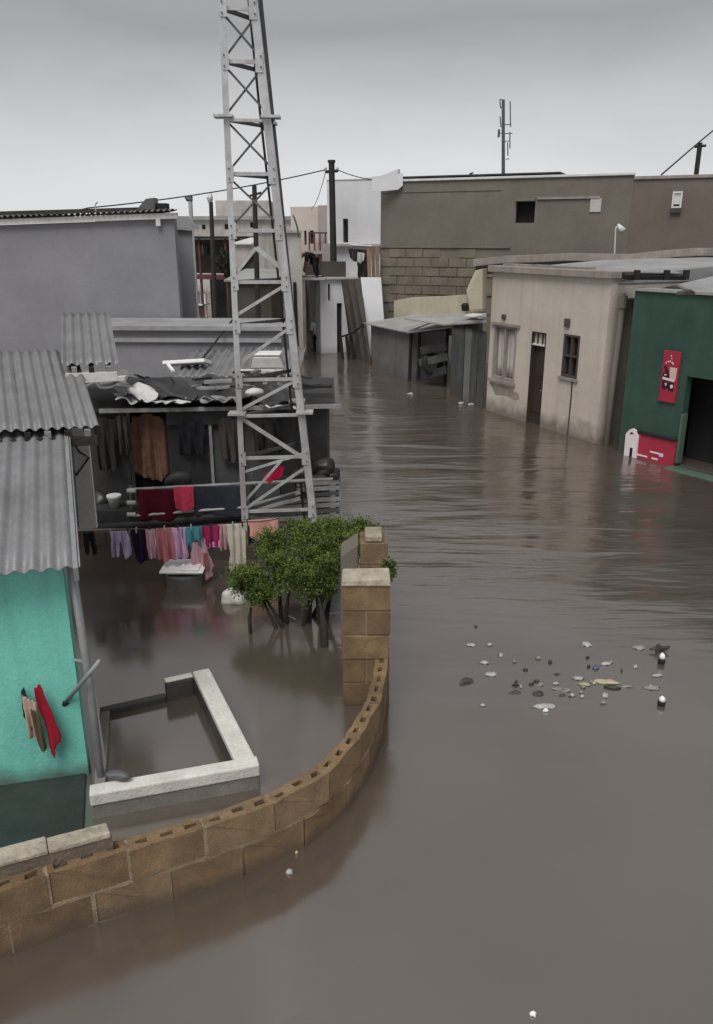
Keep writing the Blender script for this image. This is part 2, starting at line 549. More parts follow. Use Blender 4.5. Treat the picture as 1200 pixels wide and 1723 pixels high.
# ------------------------------------------------------------------ generic makers
def facade(name, P, z0, z1, holes, m, parent, thick=0.15, u0=0.0, u1=None):
    u1 = P.L if u1 is None else u1
    us = sorted(set([u0, u1] + [round(h[k], 4) for h in holes for k in (0, 1)]))
    zs = sorted(set([z0, z1] + [round(h[k], 4) for h in holes for k in (2, 3)]))
    us = [u for u in us if u0 <= u <= u1]
    zs = [z for z in zs if z0 <= z <= z1]
    def solid(i, j):
        if i < 0 or j < 0 or i >= len(us) - 1 or j >= len(zs) - 1:
            return False
        u, z = (us[i] + us[i + 1]) / 2, (zs[j] + zs[j + 1]) / 2
        return not any(h[0] < u < h[1] and h[2] < z < h[3] for h in holes)
    b = MB()
    for i in range(len(us) - 1):
        for j in range(len(zs) - 1):
            if not solid(i, j):
                continue
            a, c, z, y = us[i], us[i + 1], zs[j], zs[j + 1]
            b.quad(P.p(a, z), P.p(c, z), P.p(c, y), P.p(a, y))
            b.quad(P.p(a, z, -thick), P.p(a, y, -thick), P.p(c, y, -thick), P.p(c, z, -thick))
            if not solid(i - 1, j):
                b.quad(P.p(a, z), P.p(a, y), P.p(a, y, -thick), P.p(a, z, -thick))
            if not solid(i + 1, j):
                b.quad(P.p(c, z), P.p(c, z, -thick), P.p(c, y, -thick), P.p(c, y))
            if not solid(i, j - 1):
                b.quad(P.p(a, z), P.p(a, z, -thick), P.p(c, z, -thick), P.p(c, z))
            if not solid(i, j + 1):
                b.quad(P.p(a, y), P.p(c, y), P.p(c, y, -thick), P.p(a, y, -thick))
    return b.build(name, m, parent)

def frame_on(P, r, m, parent, name='frame', w=0.05, o0=-0.08, o1=0.012, mullions=0, rails=0):
    u0, u1, z0, z1 = r
    b = MB()
    b.pbox(P, u0 + 0.002, u0 + w, z0 + 0.002, z1 - 0.002, o0, o1)
    b.pbox(P, u1 - w, u1 - 0.002, z0 + 0.002, z1 - 0.002, o0, o1)
    b.pbox(P, u0 + w, u1 - w, z1 - w, z1 - 0.002, o0, o1 - 0.003)
    b.pbox(P, u0 + w, u1 - w, z0 + 0.002, z0 + w, o0, o1 - 0.003)
    for k in range(mullions):
        u = u0 + (u1 - u0) * (k + 1) / (mullions + 1)
        b.pbox(P, u - w / 3, u + w / 3, z0 + w, z1 - w, o0 + 0.01, o1 - 0.006)
    for k in range(rails):
        z = z0 + (z1 - z0) * (k + 1) / (rails + 1)
        b.pbox(P, u0 + w, u1 - w, z - w / 3, z + w / 3, o0 + 0.013, o1 - 0.009)
    return b.build(name, m, parent)

def body(P, depth, z0, z1, m, parent, thick=0.15, back=True):
    """side and back walls behind a facade"""
    MB().pbox(P, 0.003, thick, z0, z1, -depth, -thick - 0.003).build('side_wall', m, parent)
    MB().pbox(P, P.L - thick, P.L - 0.003, z0, z1, -depth, -thick - 0.003).build('side_wall', m, parent)
    if back:
        MB().pbox(P, 0.0, P.L, z0, z1, -depth - thick, -depth - 0.003).build('back_wall', m, parent)

def corrugated(name, o, du, dv, wid, length, m, parent, pitch=0.09, amp=0.016, droop=0.0, n_per=8, solid=0.004, seed=0):
    o, du, dv = V(o), V(du).normalized(), V(dv).normalized()
    n = du.cross(dv).normalized()
    if n.z < 0:
        n = -n
    rnd = random.Random(seed)
    ph = rnd.random() * 6
    dent = [(rnd.random(), rnd.random(), rnd.uniform(-0.02, 0.012)) for _ in range(4)]
    def fn(a, b):
        h = amp * math.sin(a * wid / pitch * 2 * math.pi + ph)
        h += sum(d * math.exp(-((a - x) ** 2 + (b - y) ** 2) / 0.03) for x, y, d in dent)
        return o + du * (a * wid) + dv * (b * length) + n * (h - droop * (b - 0.5) ** 2)
    return MB().grid(fn, max(8, int(wid / pitch * n_per)), 8).build(name, m, parent, smooth=True, solid=solid)

def inside(poly, x, y):
    c = False
    n = len(poly)
    for i in range(n):
        x0, y0 = poly[i]
        x1, y1 = poly[i - 1]
        if (y0 > y) != (y1 > y) and x < (x1 - x0) * (y - y0) / (y1 - y0) + x0:
            c = not c
    return c

def garment(name, p0, p1, drop, outline, m, label, cat, group=None, folds=3, amp=0.02, seed=0, sag=0.0, res=26, parent=None, lean=(0, 0, 0)):
    """cloth hung between p0 and p1; outline in unit square, v down"""
    p0, p1 = V(p0), V(p1)
    d = p1 - p0
    nrm = d.cross(V((0, 0, 1))).normalized()
    rnd = random.Random(seed)
    ph, ph2 = rnd.random() * 6, rnd.random() * 6
    b = MB()
    idx = {}
    lean = V(lean)
    def vert(i, j):
        if (i, j) not in idx:
            u, v = i / res, j / res
            off = amp * (0.25 + v) * (math.sin(u * folds * 6.28 + ph + v * 1.2) + 0.5 * math.sin(u * folds * 13.1 + ph2 - v * 2))
            z = -drop * v - sag * math.sin(math.pi * u) + 0.012 * math.sin(u * 9 + ph2) * v
            p = p0 + d * (u + 0.02 * v * math.sin(v * 5 + ph)) + nrm * off + V((0, 0, z)) + lean * v
            idx[(i, j)] = len(b.v)
            b.v.append(p)
        return idx[(i, j)]
    for i in range(res):
        for j in range(res):
            if inside(outline, (i + 0.5) / res, (j + 0.5) / res):
                b.f.append((vert(i, j), vert(i + 1, j), vert(i + 1, j + 1), vert(i, j + 1)))
    o = b.build(name, m, parent, smooth=True, solid=0.008, sub=1)
    if label:
        tag(o, label, cat, group)
    return o

RECT = [(0, 0), (1, 0), (1, 1), (0, 1)]
TROUSERS = [(0.08, 0), (0.92, 0), (1, 0.9), (0.93, 1), (0.66, 1), (0.6, 0.95), (0.52, 0.42), (0.48, 0.42), (0.42, 0.9), (0.34, 1), (0.1, 1), (0.02, 0.92)]
SHIRT = [(0.0, 0.05), (0.3, 0), (0.7, 0), (1, 0.05), (1, 0.48), (0.8, 0.5), (0.8, 1), (0.2, 1), (0.2, 0.5), (0, 0.48)]
DRESS = [(0.3, 0), (0.7, 0), (0.85, 0.2), (0.78, 0.4), (1, 0.78), (0.85, 0.82), (0.9, 0.9), (0.6, 0.86), (0.4, 0.95), (0.2, 0.92), (0.05, 1), (0.12, 0.5), (0.15, 0.2)]

def pebble(name, c, sx, sy, sz, m, label, cat, group=None, seed=0, rot=0.0):
    rnd = random.Random(seed)
    bm = bmesh.new()
    bmesh.ops.create_icosphere(bm, subdivisions=2, radius=1)
    k = [V((rnd.uniform(-1, 1), rnd.uniform(-1, 1), rnd.uniform(-1, 1))).normalized() for _ in range(7)]
    for v in bm.verts:
        s = 1.0
        for q in k:
            s -= max(0, v.co.dot(q) - 0.58) * 0.95
        v.co = v.co * s
        v.co.x *= sx; v.co.y *= sy; v.co.z *= sz
    bmesh.ops.rotate(bm, verts=bm.verts, cent=(0, 0, 0), matrix=Matrix.Rotation(rot, 3, 'Z'))
    me = bpy.data.meshes.new(name)
    bm.to_mesh(me); bm.free()
    me.polygons.foreach_set('use_smooth', [rnd.random() < 0.0] * len(me.polygons))
    me.materials.append(m)
    o = bpy.data.objects.new(name, me)
    COL.objects.link(o)
    o.location = V(c)
    return tag(o, label, cat, group)

def leaves(name, centre_fn, n, size, m, parent, seed=0, up=0.5):
    rnd = random.Random(seed)
    b = MB()
    for _ in range(n):
        c = centre_fn(rnd)
        s = size * rnd.uniform(0.6, 1.3)
        d = V((rnd.gauss(0, 1), rnd.gauss(0, 1), rnd.gauss(0, 1) + up)).normalized()
        a = d.cross(V((rnd.gauss(0, 1), rnd.gauss(0, 1), rnd.gauss(0, 1)))).normalized()
        q = a.cross(d)
        b.poly([c - a * s, c + q * s * 0.45, c + a * s, c - q * s * 0.45])
    me = bpy.data.meshes.new(name)
    base = wloc(parent)
    me.from_pydata([tuple(v - base) for v in b.v], [], b.f)
    me.materials.append(m)
    o = bpy.data.objects.new(name, me)
    COL.objects.link(o)
    o.parent = parent
    return o

def skinned(name, joints, edges, m, parent=None, root=0, sub=2):
    me = bpy.data.meshes.new(name)
    base = V((sum(j[0][0] for j in joints) / len(joints), sum(j[0][1] for j in joints) / len(joints), min(j[0][2] for j in joints)))
    me.from_pydata([tuple(V(j[0]) - base) for j in joints], edges, [])
    o = bpy.data.objects.new(name, me)
    COL.objects.link(o)
    o.location = base - (wloc(parent) if parent else V((0, 0, 0)))
    o.parent = parent
    md = o.modifiers.new('skin', 'SKIN')
    md.use_smooth_shade = True
    sv = me.skin_vertices[0].data
    for i, j in enumerate(joints):
        r = j[1]
        sv[i].radius = r if isinstance(r, tuple) else (r, r)
        sv[i].use_root = (i == root)
    s = o.modifiers.new('sub', 'SUBSURF')
    s.levels = sub; s.render_levels = sub
    me.materials.append(m)
    return o

# ================================================================== RIGHT SIDE OF THE STREET
# ---- big bare cement building behind
PB = Plane((0.78, 27.6), (13.4, 22.2))
big = thing('cement_building', 'long bare brown cement building with patched wall behind the cream house', 'building', PB.p(PB.L / 2, 0, -3))
uS = PB.uz(1064, 330)[0]
nich = PB.rect(868, 338, 900, 375)
slot = PB.rect(1131, 322, 1148, 350)
zt1 = 5.5
facade('wall', PB, -0.7, zt1, [nich], M['brown_wall'], big, 0.2, 0, uS)
facade('wall', PB, -0.7, zt1 - 0.12, [slot], M['red_wall'], big, 0.2, uS + 0.003, PB.L)
MB().pbox(PB, nich[0] + 0.01, nich[1] - 0.01, nich[2] + 0.01, nich[3] - 0.01, -0.55, -0.25).build('duct', M['black'], big)
MB().pbox(PB, nich[0] - 0.02, nich[1], nich[3] - 0.02, nich[3] + 0.06, -0.1, 0.12).build('lintel', M['brown_wall'], big, bevel=0.02)
# shallow beam band and plastered patch
zb = PB.uz(950, 333)[1]
MB().pbox(PB, PB.uz(905, 333)[0], PB.uz(1010, 333)[0], zb - 0.03, zb + 0.03, 0.002, 0.05).build('pipe_ledge', M['cream_band'], big)
r = PB.rect(993, 334, 1012, 357)
MB().pbox(PB, r[0], r[1], r[2], r[3], 0.002, 0.035).build('plaster_patch', M['pale_wall'], big, bevel=0.01)
MB().pbox(PB, 0, 3.9, zt1 - 0.32, zt1 - 0.3, 0.002, 0.02).build('thin_strip', M['brown_wall'], big)  # thin strip proud of the wall, in the wall's own colour
# parapet coping and roof sheets
MB().pbox(PB, -0.02, uS, zt1 + 0.003, zt1 + 0.07, -0.28, 0.06).build('coping', M['white_trim'], big, bevel=0.01)
MB().pbox(PB, uS + 0.005, PB.L, zt1 - 0.117, zt1 - 0.03, -0.28, 0.05).build('coping', M['cream_band'], big, bevel=0.01)
MB().pbox(PB, 0.3, PB.uz(942, 290)[0], zt1 + 0.12, zt1 + 0.16, -3.0, -0.1).build('roof_sheet', M['tin'], big)
MB().pbox(PB, 0.2, PB.L, zt1 - 0.2, zt1 - 0.1, -6, -0.22).build('roof_slab', M['grey_roof'], big)
MB().pbox(PB, 0.003, 0.2, -0.7, zt1, -6, -0.203).build('side_wall', M['brown_wall'], big)
MB().pbox(PB, 0.003, PB.L, -0.7, zt1 - 0.3, -6.2, -6.003).build('back_wall', M['brown_wall'], big)
MB().pbox(PB, PB.L - 0.2, PB.L, -0.7, zt1 - 0.3, -6, -0.203).build('side_wall', M['brown_wall'], big)
# vent with louvres
vfr = frame_on(PB, slot, M['white_trim'], big, 'vent_frame', 0.05, -0.1, 0.04)
for k in range(6):
    z = slot[2] + 0.1 + (slot[3] - slot[2] - 0.12) * k / 6
    MB().pbox(PB, slot[0] + 0.05, slot[1] - 0.05, z, z + 0.05, -0.06, 0.0).build('louvre', M['white_trim'], vfr)
MB().pbox(PB, slot[0], slot[1], slot[2], slot[3], -0.19, -0.12).build('vent_back', M['black'], big)
MB().pbox(PB, slot[0] - 0.01, slot[1] + 0.01, slot[2] - 0.12, slot[2] - 0.003, 0.002, 0.1).build('sill', M['dark_wall'], big)
# exposed blockwork low on the left
bl = MB().pbox(PB, 0, 0.56, -0.13, 0.13, 0, 0.03)
u_lo, u_hi = 0.04, PB.uz(840, 460)[0]
ztop = PB.uz(700, 418)[1]
rnd = random.Random(3)
src = None
row = 0
z = ztop - 0.27
while z > 1.3:
    u = u_lo + (0 if row % 2 else 0.29)
    while u < u_hi - 0.5:
        if not (rnd.random() < 0.06 + 0.45 * (u / u_hi) ** 2):
            o = MB().pbox(PB, u, u + 0.55, z, z + 0.255, 0.001, rnd.uniform(0.014, 0.045)).build('block', M['far_block'], big)
        u += 0.58
    z -= 0.285
    row += 1
# ledge where block meets plaster
MB().pbox(PB, 0.0, u_hi + 0.3, ztop + 0.02, ztop + 0.06, 0.001, 0.05).build('course_ledge', M['far_block'], big)
uL = PB.uz(1036, 400)[0]

# outdoor lamp that stands above the roofs
lp = at(1036, 425, 22.5)
lamp = thing('floodlight', 'small white floodlight on thin post in front of reddish wall', 'lamp', lp)
top = at(1036, 384, 22.5)
MB().tube([lp - V((0, 0, 0.5)), top], 0.018, 8).build('post', M['white_trim'], lamp)
MB().tube([top, top + V((0.06, 0, 0.05))], 0.02, 8).build('bracket', M['white_trim'], lamp)
MB().tube([top + V((0.05, 0, 0.1)), top + V((0.17, -0.07, -0.08))], [0.03, 0.11], 12).build('lamp_head', M['white_trim'], lamp, smooth=True)

# small box object on roof edge
# ---- roofs behind the cream house and green shop
PC = Plane((3.03, 18.57), (4.68, 15.3))
PG = Plane((4.93, 14.70), (7.25, 11.2))

cream = thing('cream_house', 'cream plastered house with dark door and two windows standing in flood', 'house', PC.p(PC.L / 2, 0, -2))
ZC = 3.1
win1 = PC.rect(830, 548, 868, 640)
door = PC.rect(890, 558, 914, 722)
door = (door[0], door[1], -0.7, door[3])
win2 = PC.rect(947, 563, 974, 636)
facade('wall', PC, -0.7, ZC, [win1, door, win2], M['cream'], cream, 0.16)
body(PC, 4.2, -0.7, ZC, M['cream'], cream, 0.16)
MB().pbox(PC, -0.08, PC.L + 0.06, ZC + 0.003, ZC + 0.14, -0.5, 0.10).build('roof_edge', M['cream_band'], cream, bevel=0.015)
MB().hexa([PC.p(-0.05, ZC - 0.08, -0.17), PC.p(PC.L + 0.02, ZC - 0.08, -0.17), PC.p(PC.L + 0.02, ZC - 0.08, -4.6), PC.p(-0.05, ZC - 0.08, -4.6)],
          [PC.p(-0.05, ZC + 0.06, -0.503), PC.p(PC.L + 0.02, ZC + 0.06, -0.503), PC.p(PC.L + 0.02, ZC + 0.30, -4.6), PC.p(-0.05, ZC + 0.30, -4.6)]).build('roof', M['grey_roof'], cream)
# loose boards and rubble along the roof edge
rnd = random.Random(5)
for k, (u, w_, d_) in enumerate([(0.1, 0.9, -0.3), (0.9, 0.7, -0.34), (1.7, 1.1, -0.3)]):
    MB().pbox(PC, u, u + w_, ZC + 0.145, ZC + 0.18, d_ - 0.1, d_ + 0.12).build('roof_board', M['cream_band'], cream)
# first window: curtained
b = MB().grid(lambda a, c: PC.p(win1[0] + 0.05 + a * (win1[1] - win1[0] - 0.1), win1[2] + 0.05 + c * (win1[3] - win1[2] - 0.1), -0.10 + 0.012 * math.sin(a * 30)), 40, 4)
wn = frame_on(PC, win1, M['cream_band'], cream, 'window', 0.05, -0.09, 0.01, mullions=1)
b.build('curtain', M['curtain'], wn, smooth=True, solid=0.01)
MB().pbox(PC, win1[0] - 0.08, win1[1] + 0.1, win1[3] + 0.003, win1[3] + 0.06, 0.002, 0.06).build('lintel', M['cream_band'], cream)
MB().pbox(PC, win1[0] - 0.06, win1[1] + 0.06, win1[2] - 0.07, win1[2] - 0.003, 0.002, 0.07).build('sill', M['cream_band'], cream)
# rain stain under the window: exposed render patch
pts = [(0.0, 0.30), (0.15, 0.27), (0.45, 0.30), (0.8, 0.24), (1.0, 0.20), (1.02, 0.1), (0.9, 0.06), (0.6, 0.1), (0.2, 0.06)]
MB().prism([PC.p(win1[0] - 0.05 + p[0] * (win1[1] - win1[0] + 0.25), win1[2] - 0.42 + p[1], 0.002) for p in pts], PC.n * 0.006).build('patch', M['cream_band'], cream)
# doorway
dz = PC.uz(902, 581)[1]
dr = MB().pbox(PC, door[0] + 0.03, door[1] - 0.03, -0.6, dz - 0.02, -0.13, -0.09).build('door', M['door'], cream)
for q in (0.15, 0.62):
    hh = dz * q
    MB().pbox(PC, door[0] + 0.10, door[1] - 0.10, hh, hh + dz * 0.3, -0.088, -0.078).build('panel', M['door'], dr, bevel=0.004)
MB().tube([PC.p(door[1] - 0.09, dz * 0.45, -0.089), PC.p(door[1] - 0.09, dz * 0.45, -0.04)], 0.018, 8).build('handle', M['galv'], dr)
fr = frame_on(PC, (door[0], door[1], -0.7, door[3]), M['door'], cream, 'door_frame', 0.03, -0.1, 0.005)
MB().pbox(PC, door[0] + 0.03, door[1] - 0.03, dz, dz + 0.03, -0.09, 0.0).build('transom_bar', M['white_trim'], fr)
MB().pbox(PC, door[0] + 0.03, door[1] - 0.03, dz + 0.03, door[3] - 0.03, -0.08, -0.06).build('transom_pane', M['curtain'], fr)
for q in (0.33, 0.66):
    u = door[0] + (door[1] - door[0]) * q
    MB().pbox(PC, u - 0.012, u + 0.012, dz + 0.03, door[3] - 0.03, -0.058, -0.03).build('transom_mullion', M['dark_wall'], fr)
# second window, dark, with hanging cable
wn = frame_on(PC, win2, M['dark_wall'], cream, 'window', 0.04, -0.09, 0.012, mullions=1, rails=1)
MB().pbox(PC, win2[0] + 0.03, win2[1] - 0.03, win2[2] + 0.03, win2[3] - 0.03, -0.12, -0.1).build('pane', M['glass'], wn)
MB().pbox(PC, win2[0] - 0.04, win2[1] + 0.04, win2[2] - 0.05, win2[2] - 0.003, 0.002, 0.05).build('sill', M['cream_band'], cream)
r = PC.rect(952, 536, 960, 550)
MB().pbox(PC, r[0], r[1], r[2], r[3], 0.002, 0.05).build('meter_box', M['dark_wall'], cream, bevel=0.008)
r = PC.rect(846, 529, 852, 537)
MB().pbox(PC, r[0], r[1], r[2], r[3], 0.002, 0.04).build('wall_bracket', M['dark_wall'], cream, bevel=0.008)
uc = PC.uz(960, 680)[0]
MB().tube([PC.p(uc, win2[2] - 0.03, 0.016), PC.p(uc + 0.02, 0.8, 0.016), PC.p(uc, -0.3, 0.016)], 0.014, 6).build('drain_pipe', M['dark_wall'], cream)
# broken gable end on the left of the house
gp = [at(812, 452, 18.4), at(800, 455, 18.5), at(785, 488, 18.6), at(790, 520, 18.6), at(812, 520, 18.4)]
MB().prism(gp, (0.15, 0.35, 0)).build('broken_gable', M['yellow_wall'], cream)
# ---- big low roof running behind cream house and shop
RF = thing('long_roof', 'wide pale grey low roof between cream house and brown building', 'roof', (9, 18, 2.9))
pts = [PG.p(0.12, 2.92, -0.2), PG.p(PG.L, 2.92, -0.2), PG.p(PG.L + 0.5, 3.15, -7.2), PC.p(PC.L - 0.4, 3.42, -5.5)]
b = MB().hexa([p - V((0, 0, 0.06)) for p in pts], pts)
b.build('roof_deck', M['grey_roof'], RF)
# ragged far edge beam
p0, p1 = at(800, 441, 21.4), at(1230, 425, 19.3)
pa = []
for k in range(9):
    t = k / 8
    pa.append(p0.lerp(p1, t) + V((0, 0, 0.05 * math.sin(t * 9) + (0.06 if 0.3 < t < 0.55 else 0))))
b = MB()
for k in range(8):
    b.bar(pa[k], pa[k + 1], 0.5, 0.16)
b.build('roof_ridge_beam', M['cream_band'], RF)
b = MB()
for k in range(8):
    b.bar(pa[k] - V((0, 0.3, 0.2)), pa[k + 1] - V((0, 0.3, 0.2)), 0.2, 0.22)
b.build('beam_shade_strip', M['black'], RF)  # black strip below the ridge beam, standing in for its shade
# seams across the deck
for k in range(4):
    y0 = 15.2 + k * 1.4
    a_, c_ = at(1035, 490 - k * 13, y0), at(1210, 487 - k * 13, y0 - 1.6)
# junk frame lying on the roof
jc = at(1097, 470, 14.9)
jk = thing('roof_junk', 'dark flat metal frame lying on the pale roof above green shop', 'scrap frame', jc)
b = MB()
b.hexa([jc + V(p) for p in ((-0.52, -0.25, 0), (0.5, -0.3, 0), (0.55, 0.25, 0), (-0.45, 0.3, 0))], [jc + V(p) for p in ((-0.55, -0.28, 0.09), (0.52, -0.33, 0.07), (0.58, 0.28, 0.1), (-0.45, 0.3, 0.12))])
b.build('tray', M['black'], jk, bevel=0.01)
b = MB().hexa([jc + V(p) for p in ((-0.3, -0.2, 0.11), (0.4, -0.2, 0.1), (0.35, 0.2, 0.12), (-0.25, 0.22, 0.13))], [jc + V(p) for p in ((-0.3, -0.2, 0.14), (0.4, -0.2, 0.13), (0.35, 0.2, 0.15), (-0.25, 0.22, 0.16))])
b.build('lid', M['grey_roof'], jk, bevel=0.006)
for dx in (-0.42, 0.1, 0.44):
    MB().box(jc.x + dx, jc.x + dx + 0.09, jc.y - 0.34, jc.y - 0.25, jc.z + 0.01, jc.z + 0.17).build('bracket', M['black'], jk, bevel=0.005)
jc2 = at(1156, 497, 13.3)
tag(MB().prism([jc2 + V(p) for p in ((-0.12, 0, 0), (0.12, 0, 0), (0.14, 0, 0.05), (0.05, 0, 0.09), (-0.08, 0, 0.05))], (0, 0.2, 0)).build('roof_stone', M['stone'], None, bevel=0.01), 'small black lump at the front edge of green shop roof', 'stone')

# ---- recessed grey wall between cream house and green shop
gap = MB().hexa([V((4.86, 15.5, -0.7)), V((5.25, 14.85, -0.7)), V((5.6, 15.1, -0.7)), V((5.2, 15.9, -0.7))],
                [V((4.86, 15.5, 2.75)), V((5.25, 14.85, 2.75)), V((5.6, 15.1, 2.75)), V((5.2, 15.9, 2.75))]).build('gap_wall', M['dark_wall'])
tag(gap, 'narrow dark stained wall between cream house and green shop', 'wall')
pw = V((4.83, 15.12, 0))
ppe = thing('rain_pipe', 'grey cement pipe running down beside the cream house corner', 'pipe', pw)
MB().tube([pw + V((0, 0, -0.5)), pw + V((0, 0, 1.2)), pw + V((0.03, 0, 2.6)), pw + V((0.03, 0.05, 2.85))], 0.06, 12).build('pipe', M['brown_wall'], ppe, smooth=True)
MB().tube([pw + V((0.03, 0, 2.6)), pw + V((0.03, 0, 2.82))], 0.085, 12).build('pipe_head', M['brown_wall'], ppe)

# ---- green shop
shop = thing('green_shop', 'dark green painted shop with black open hatch and red signs', 'shop', PG.p(PG.L / 2, 0, -2))
ZG = 2.93
op = PG.rect(1146, 630, 1290, 790)
op = (op[0], PG.L - 0.25, 0.02, PG.uz(1150, 632)[1])
facade('wall', PG, -0.7, ZG, [op], M['green'], shop, 0.16)
body(PG, 4.5, -0.7, ZG - 0.1, M['green'], shop, 0.16)
MB().pbox(PG, -0.03, PG.L + 0.05, ZG + 0.003, ZG + 0.05, -0.22, 0.05).build('wall_cap', M['grey_roof'], shop)
MB().pbox(PG, op[0] - 0.3, op[1] + 0.1, -0.6, op[3] + 0.1, -0.9, -0.7).build('dark_inside_sheet', M['black'], shop)  # black sheet behind the hatch; the dark inside is put into its colour
MB().pbox(PG, op[0] + 0.002, op[0] + 0.05, op[2] + 0.05, op[3] - 0.65, -0.1, 0.03).build('jamb', M['green_trim'], shop)
MB().pbox(PG, op[0] - 0.05, op[1], -0.12, op[2] - 0.003, 0.003, 0.28).build('counter_ledge', M['green_trim'], shop, bevel=0.03)
# tall red sign
s = PG.rect(1115, 590, 1143, 677)
sg = thing('shop_sign', 'tall narrow red sign with dark lettering on green shop wall', 'sign', PG.p((s[0] + s[1]) / 2, s[2], 0.03))
MB().pbox(PG, s[0], s[1], s[2], s[3], 0.004, 0.045).build('board', M['red'], sg, bevel=0.006)
sw, sh = s[1] - s[0], s[3] - s[2]
def mark(name, pts, m, o=0.048, parent=sg, base=s):
    w_, h_ = base[1] - base[0], base[3] - base[2]
    return MB().prism([PG.p(base[0] + p[0] * w_, base[3] - p[1] * h_, o) for p in pts], PG.n * 0.003).build(name, m, parent)
mark('cream_patch', [(0.48, 0.31), (0.93, 0.31), (0.9, 0.56), (0.56, 0.56), (0.52, 0.45)], M['print_cream'])
mark('letter_j', [(0.12, 0.30), (0.26, 0.30), (0.46, 0.42), (0.52, 0.44), (0.5, 0.51), (0.36, 0.52), (0.10, 0.49), (0.10, 0.44), (0.3, 0.42)], M['ink'], 0.052)
mark('letter_bar', [(0.12, 0.515), (0.85, 0.54), (0.85, 0.585), (0.14, 0.56)], M['print_white'], 0.052)
mark('letter_b', [(0.14, 0.58), (0.34, 0.59), (0.52, 0.62), (0.56, 0.60), (0.84, 0.61), (0.86, 0.77), (0.58, 0.76), (0.5, 0.71), (0.34, 0.75), (0.12, 0.73)], M['ink'], 0.050)
mark('letter_counter', [(0.28, 0.63), (0.4, 0.62), (0.44, 0.66), (0.36, 0.69), (0.33, 0.66)], M['print_cream'], 0.054)
mark('letter_counter', [(0.64, 0.65), (0.8, 0.64), (0.82, 0.7), (0.68, 0.72)], M['print_white'], 0.054)
mark('tick', [(0.2, 0.46), (0.36, 0.45), (0.38, 0.47), (0.22, 0.49)], M['print_cream'], 0.056)
for k, (x, y, w_) in enumerate([(0.3, 0.2, 0.06), (0.4, 0.19, 0.09), (0.54, 0.21, 0.08), (0.46, 0.08, 0.05), (0.5, 0.13, 0.04), (0.2, 0.23, 0.05), (0.62, 0.23, 0.06)]):
    mark('script_stroke', [(x, y), (x + w_, y - 0.012), (x + w_ + 0.02, y + 0.012), (x + 0.03, y + 0.028)], M['print_white'], 0.05)
# low red board with house drawing
s2 = PG.rect(1060, 728, 1139, 782)
s2 = (PG.uz(1060, 750)[0], PG.uz(1139, 760)[0], 0.0, PG.uz(1100, 733)[1])
sb_ = thing('low_red_sign', 'low red board at green shop base with white arched house picture', 'sign', PG.p((s2[0] + s2[1]) / 2, 0, 0.06))
MB().pbox(PG, s2[0] + 0.1, s2[1], -0.3, s2[3], 0.02, 0.075).build('board', M['red'], sb_, bevel=0.008)
MB().pbox(PG, s2[0] + 0.12, s2[1], s2[3] + 0.002, s2[3] + 0.04, 0.02, 0.1).build('board_cap', M['black'], sb_)
hx0, hx1 = s2[0] - 0.02, s2[0] + 0.24
hz = s2[3]
arch = [(hx0, -0.1), (hx1, -0.1), (hx1, hz - 0.05), (hx1 - 0.06, hz + 0.05), (hx1 - 0.13, hz + 0.075), (hx0 + 0.06, hz + 0.04), (hx0 - 0.01, hz - 0.05)]
MB().prism([PG.p(p[0], p[1], 0.08) for p in arch], PG.n * 0.04).build('white_arch', M['print_white'], sb_)
MB().pbox(PG, hx0 + 0.12, hx0 + 0.18, -0.05, 0.17, 0.121, 0.125).build('dark_doorway', M['ink'], sb_)
MB().prism([PG.p(hx0 + a_, hz + c_, 0.121) for a_, c_ in ((0.07, -0.04), (0.17, -0.02), (0.12, 0.01))], PG.n * 0.004).build('gable_mark', M['ink'], sb_)
for x0, x1, z0 in ((0.24, 0.46, 0.05), (0.5, 0.78, 0.16), (0.55, 0.68, 0.05), (0.7, 0.78, 0.13)):
    MB().pbox(PG, s2[0] + x0, min(s2[0] + x1, s2[1] - 0.02), z0, z0 + 0.028, 0.077, 0.081).build('text_line', M['print_white'], sb_)

# ---- tin sheds left of the cream house
sh1 = thing('grey_tin_shed', 'low grey tin shed with sloping pale roof beside the street', 'shed', (1.6, 23.6, 0))
c0, c1, c2 = on_z(626, 612), on_z(692, 640), on_z(752, 640)
def wall_between(a_, b_, z0, z1a, z1b, m, parent, name='wall_sheet', t=0.04, n=1):
    a_, b_ = V(a_), V(b_)
    d_ = (b_ - a_)
    nn = V((d_.y, -d_.x, 0)).normalized() * t
    for k in range(n):
        f0, f1 = k / n, (k + 1) / n - (0.012 if n > 1 else 0)
        p, q = a_.lerp(b_, f0), a_.lerp(b_, f1)
        za, zb_ = z1a + (z1b - z1a) * f0, z1a + (z1b - z1a) * f1
        MB().hexa([(p.x, p.y, z0), (q.x, q.y, z0), (q.x + nn.x, q.y + nn.y, z0), (p.x + nn.x, p.y + nn.y, z0)],
                  [(p.x, p.y, za), (q.x, q.y, zb_), (q.x + nn.x, q.y + nn.y, zb_), (p.x + nn.x, p.y + nn.y, za)]).build(name, m, parent)
z1 = at(617, 547, c0.y).z
z2 = at(690, 560, c1.y).z
wall_between(c0, c1, -0.6, z1, z2, M['shed_tin'], sh1, n=3)
e1 = at(752, 640, 23.3)
wall_between(c1, (e1.x, 23.5, 0), -0.6, z2, z2 - 0.02, M['shed_tin'], sh1, n=2)
pts = [at(612, 545, c0.y + 0.1), at(686, 561, c1.y - 0.25), at(812, 545, 20.6), at(790, 527, 24.5), at(700, 530, 25.6)]
MB().prism(pts, (0, 0, 0.03)).build('roof_sheet', M['shed_roof'], sh1)
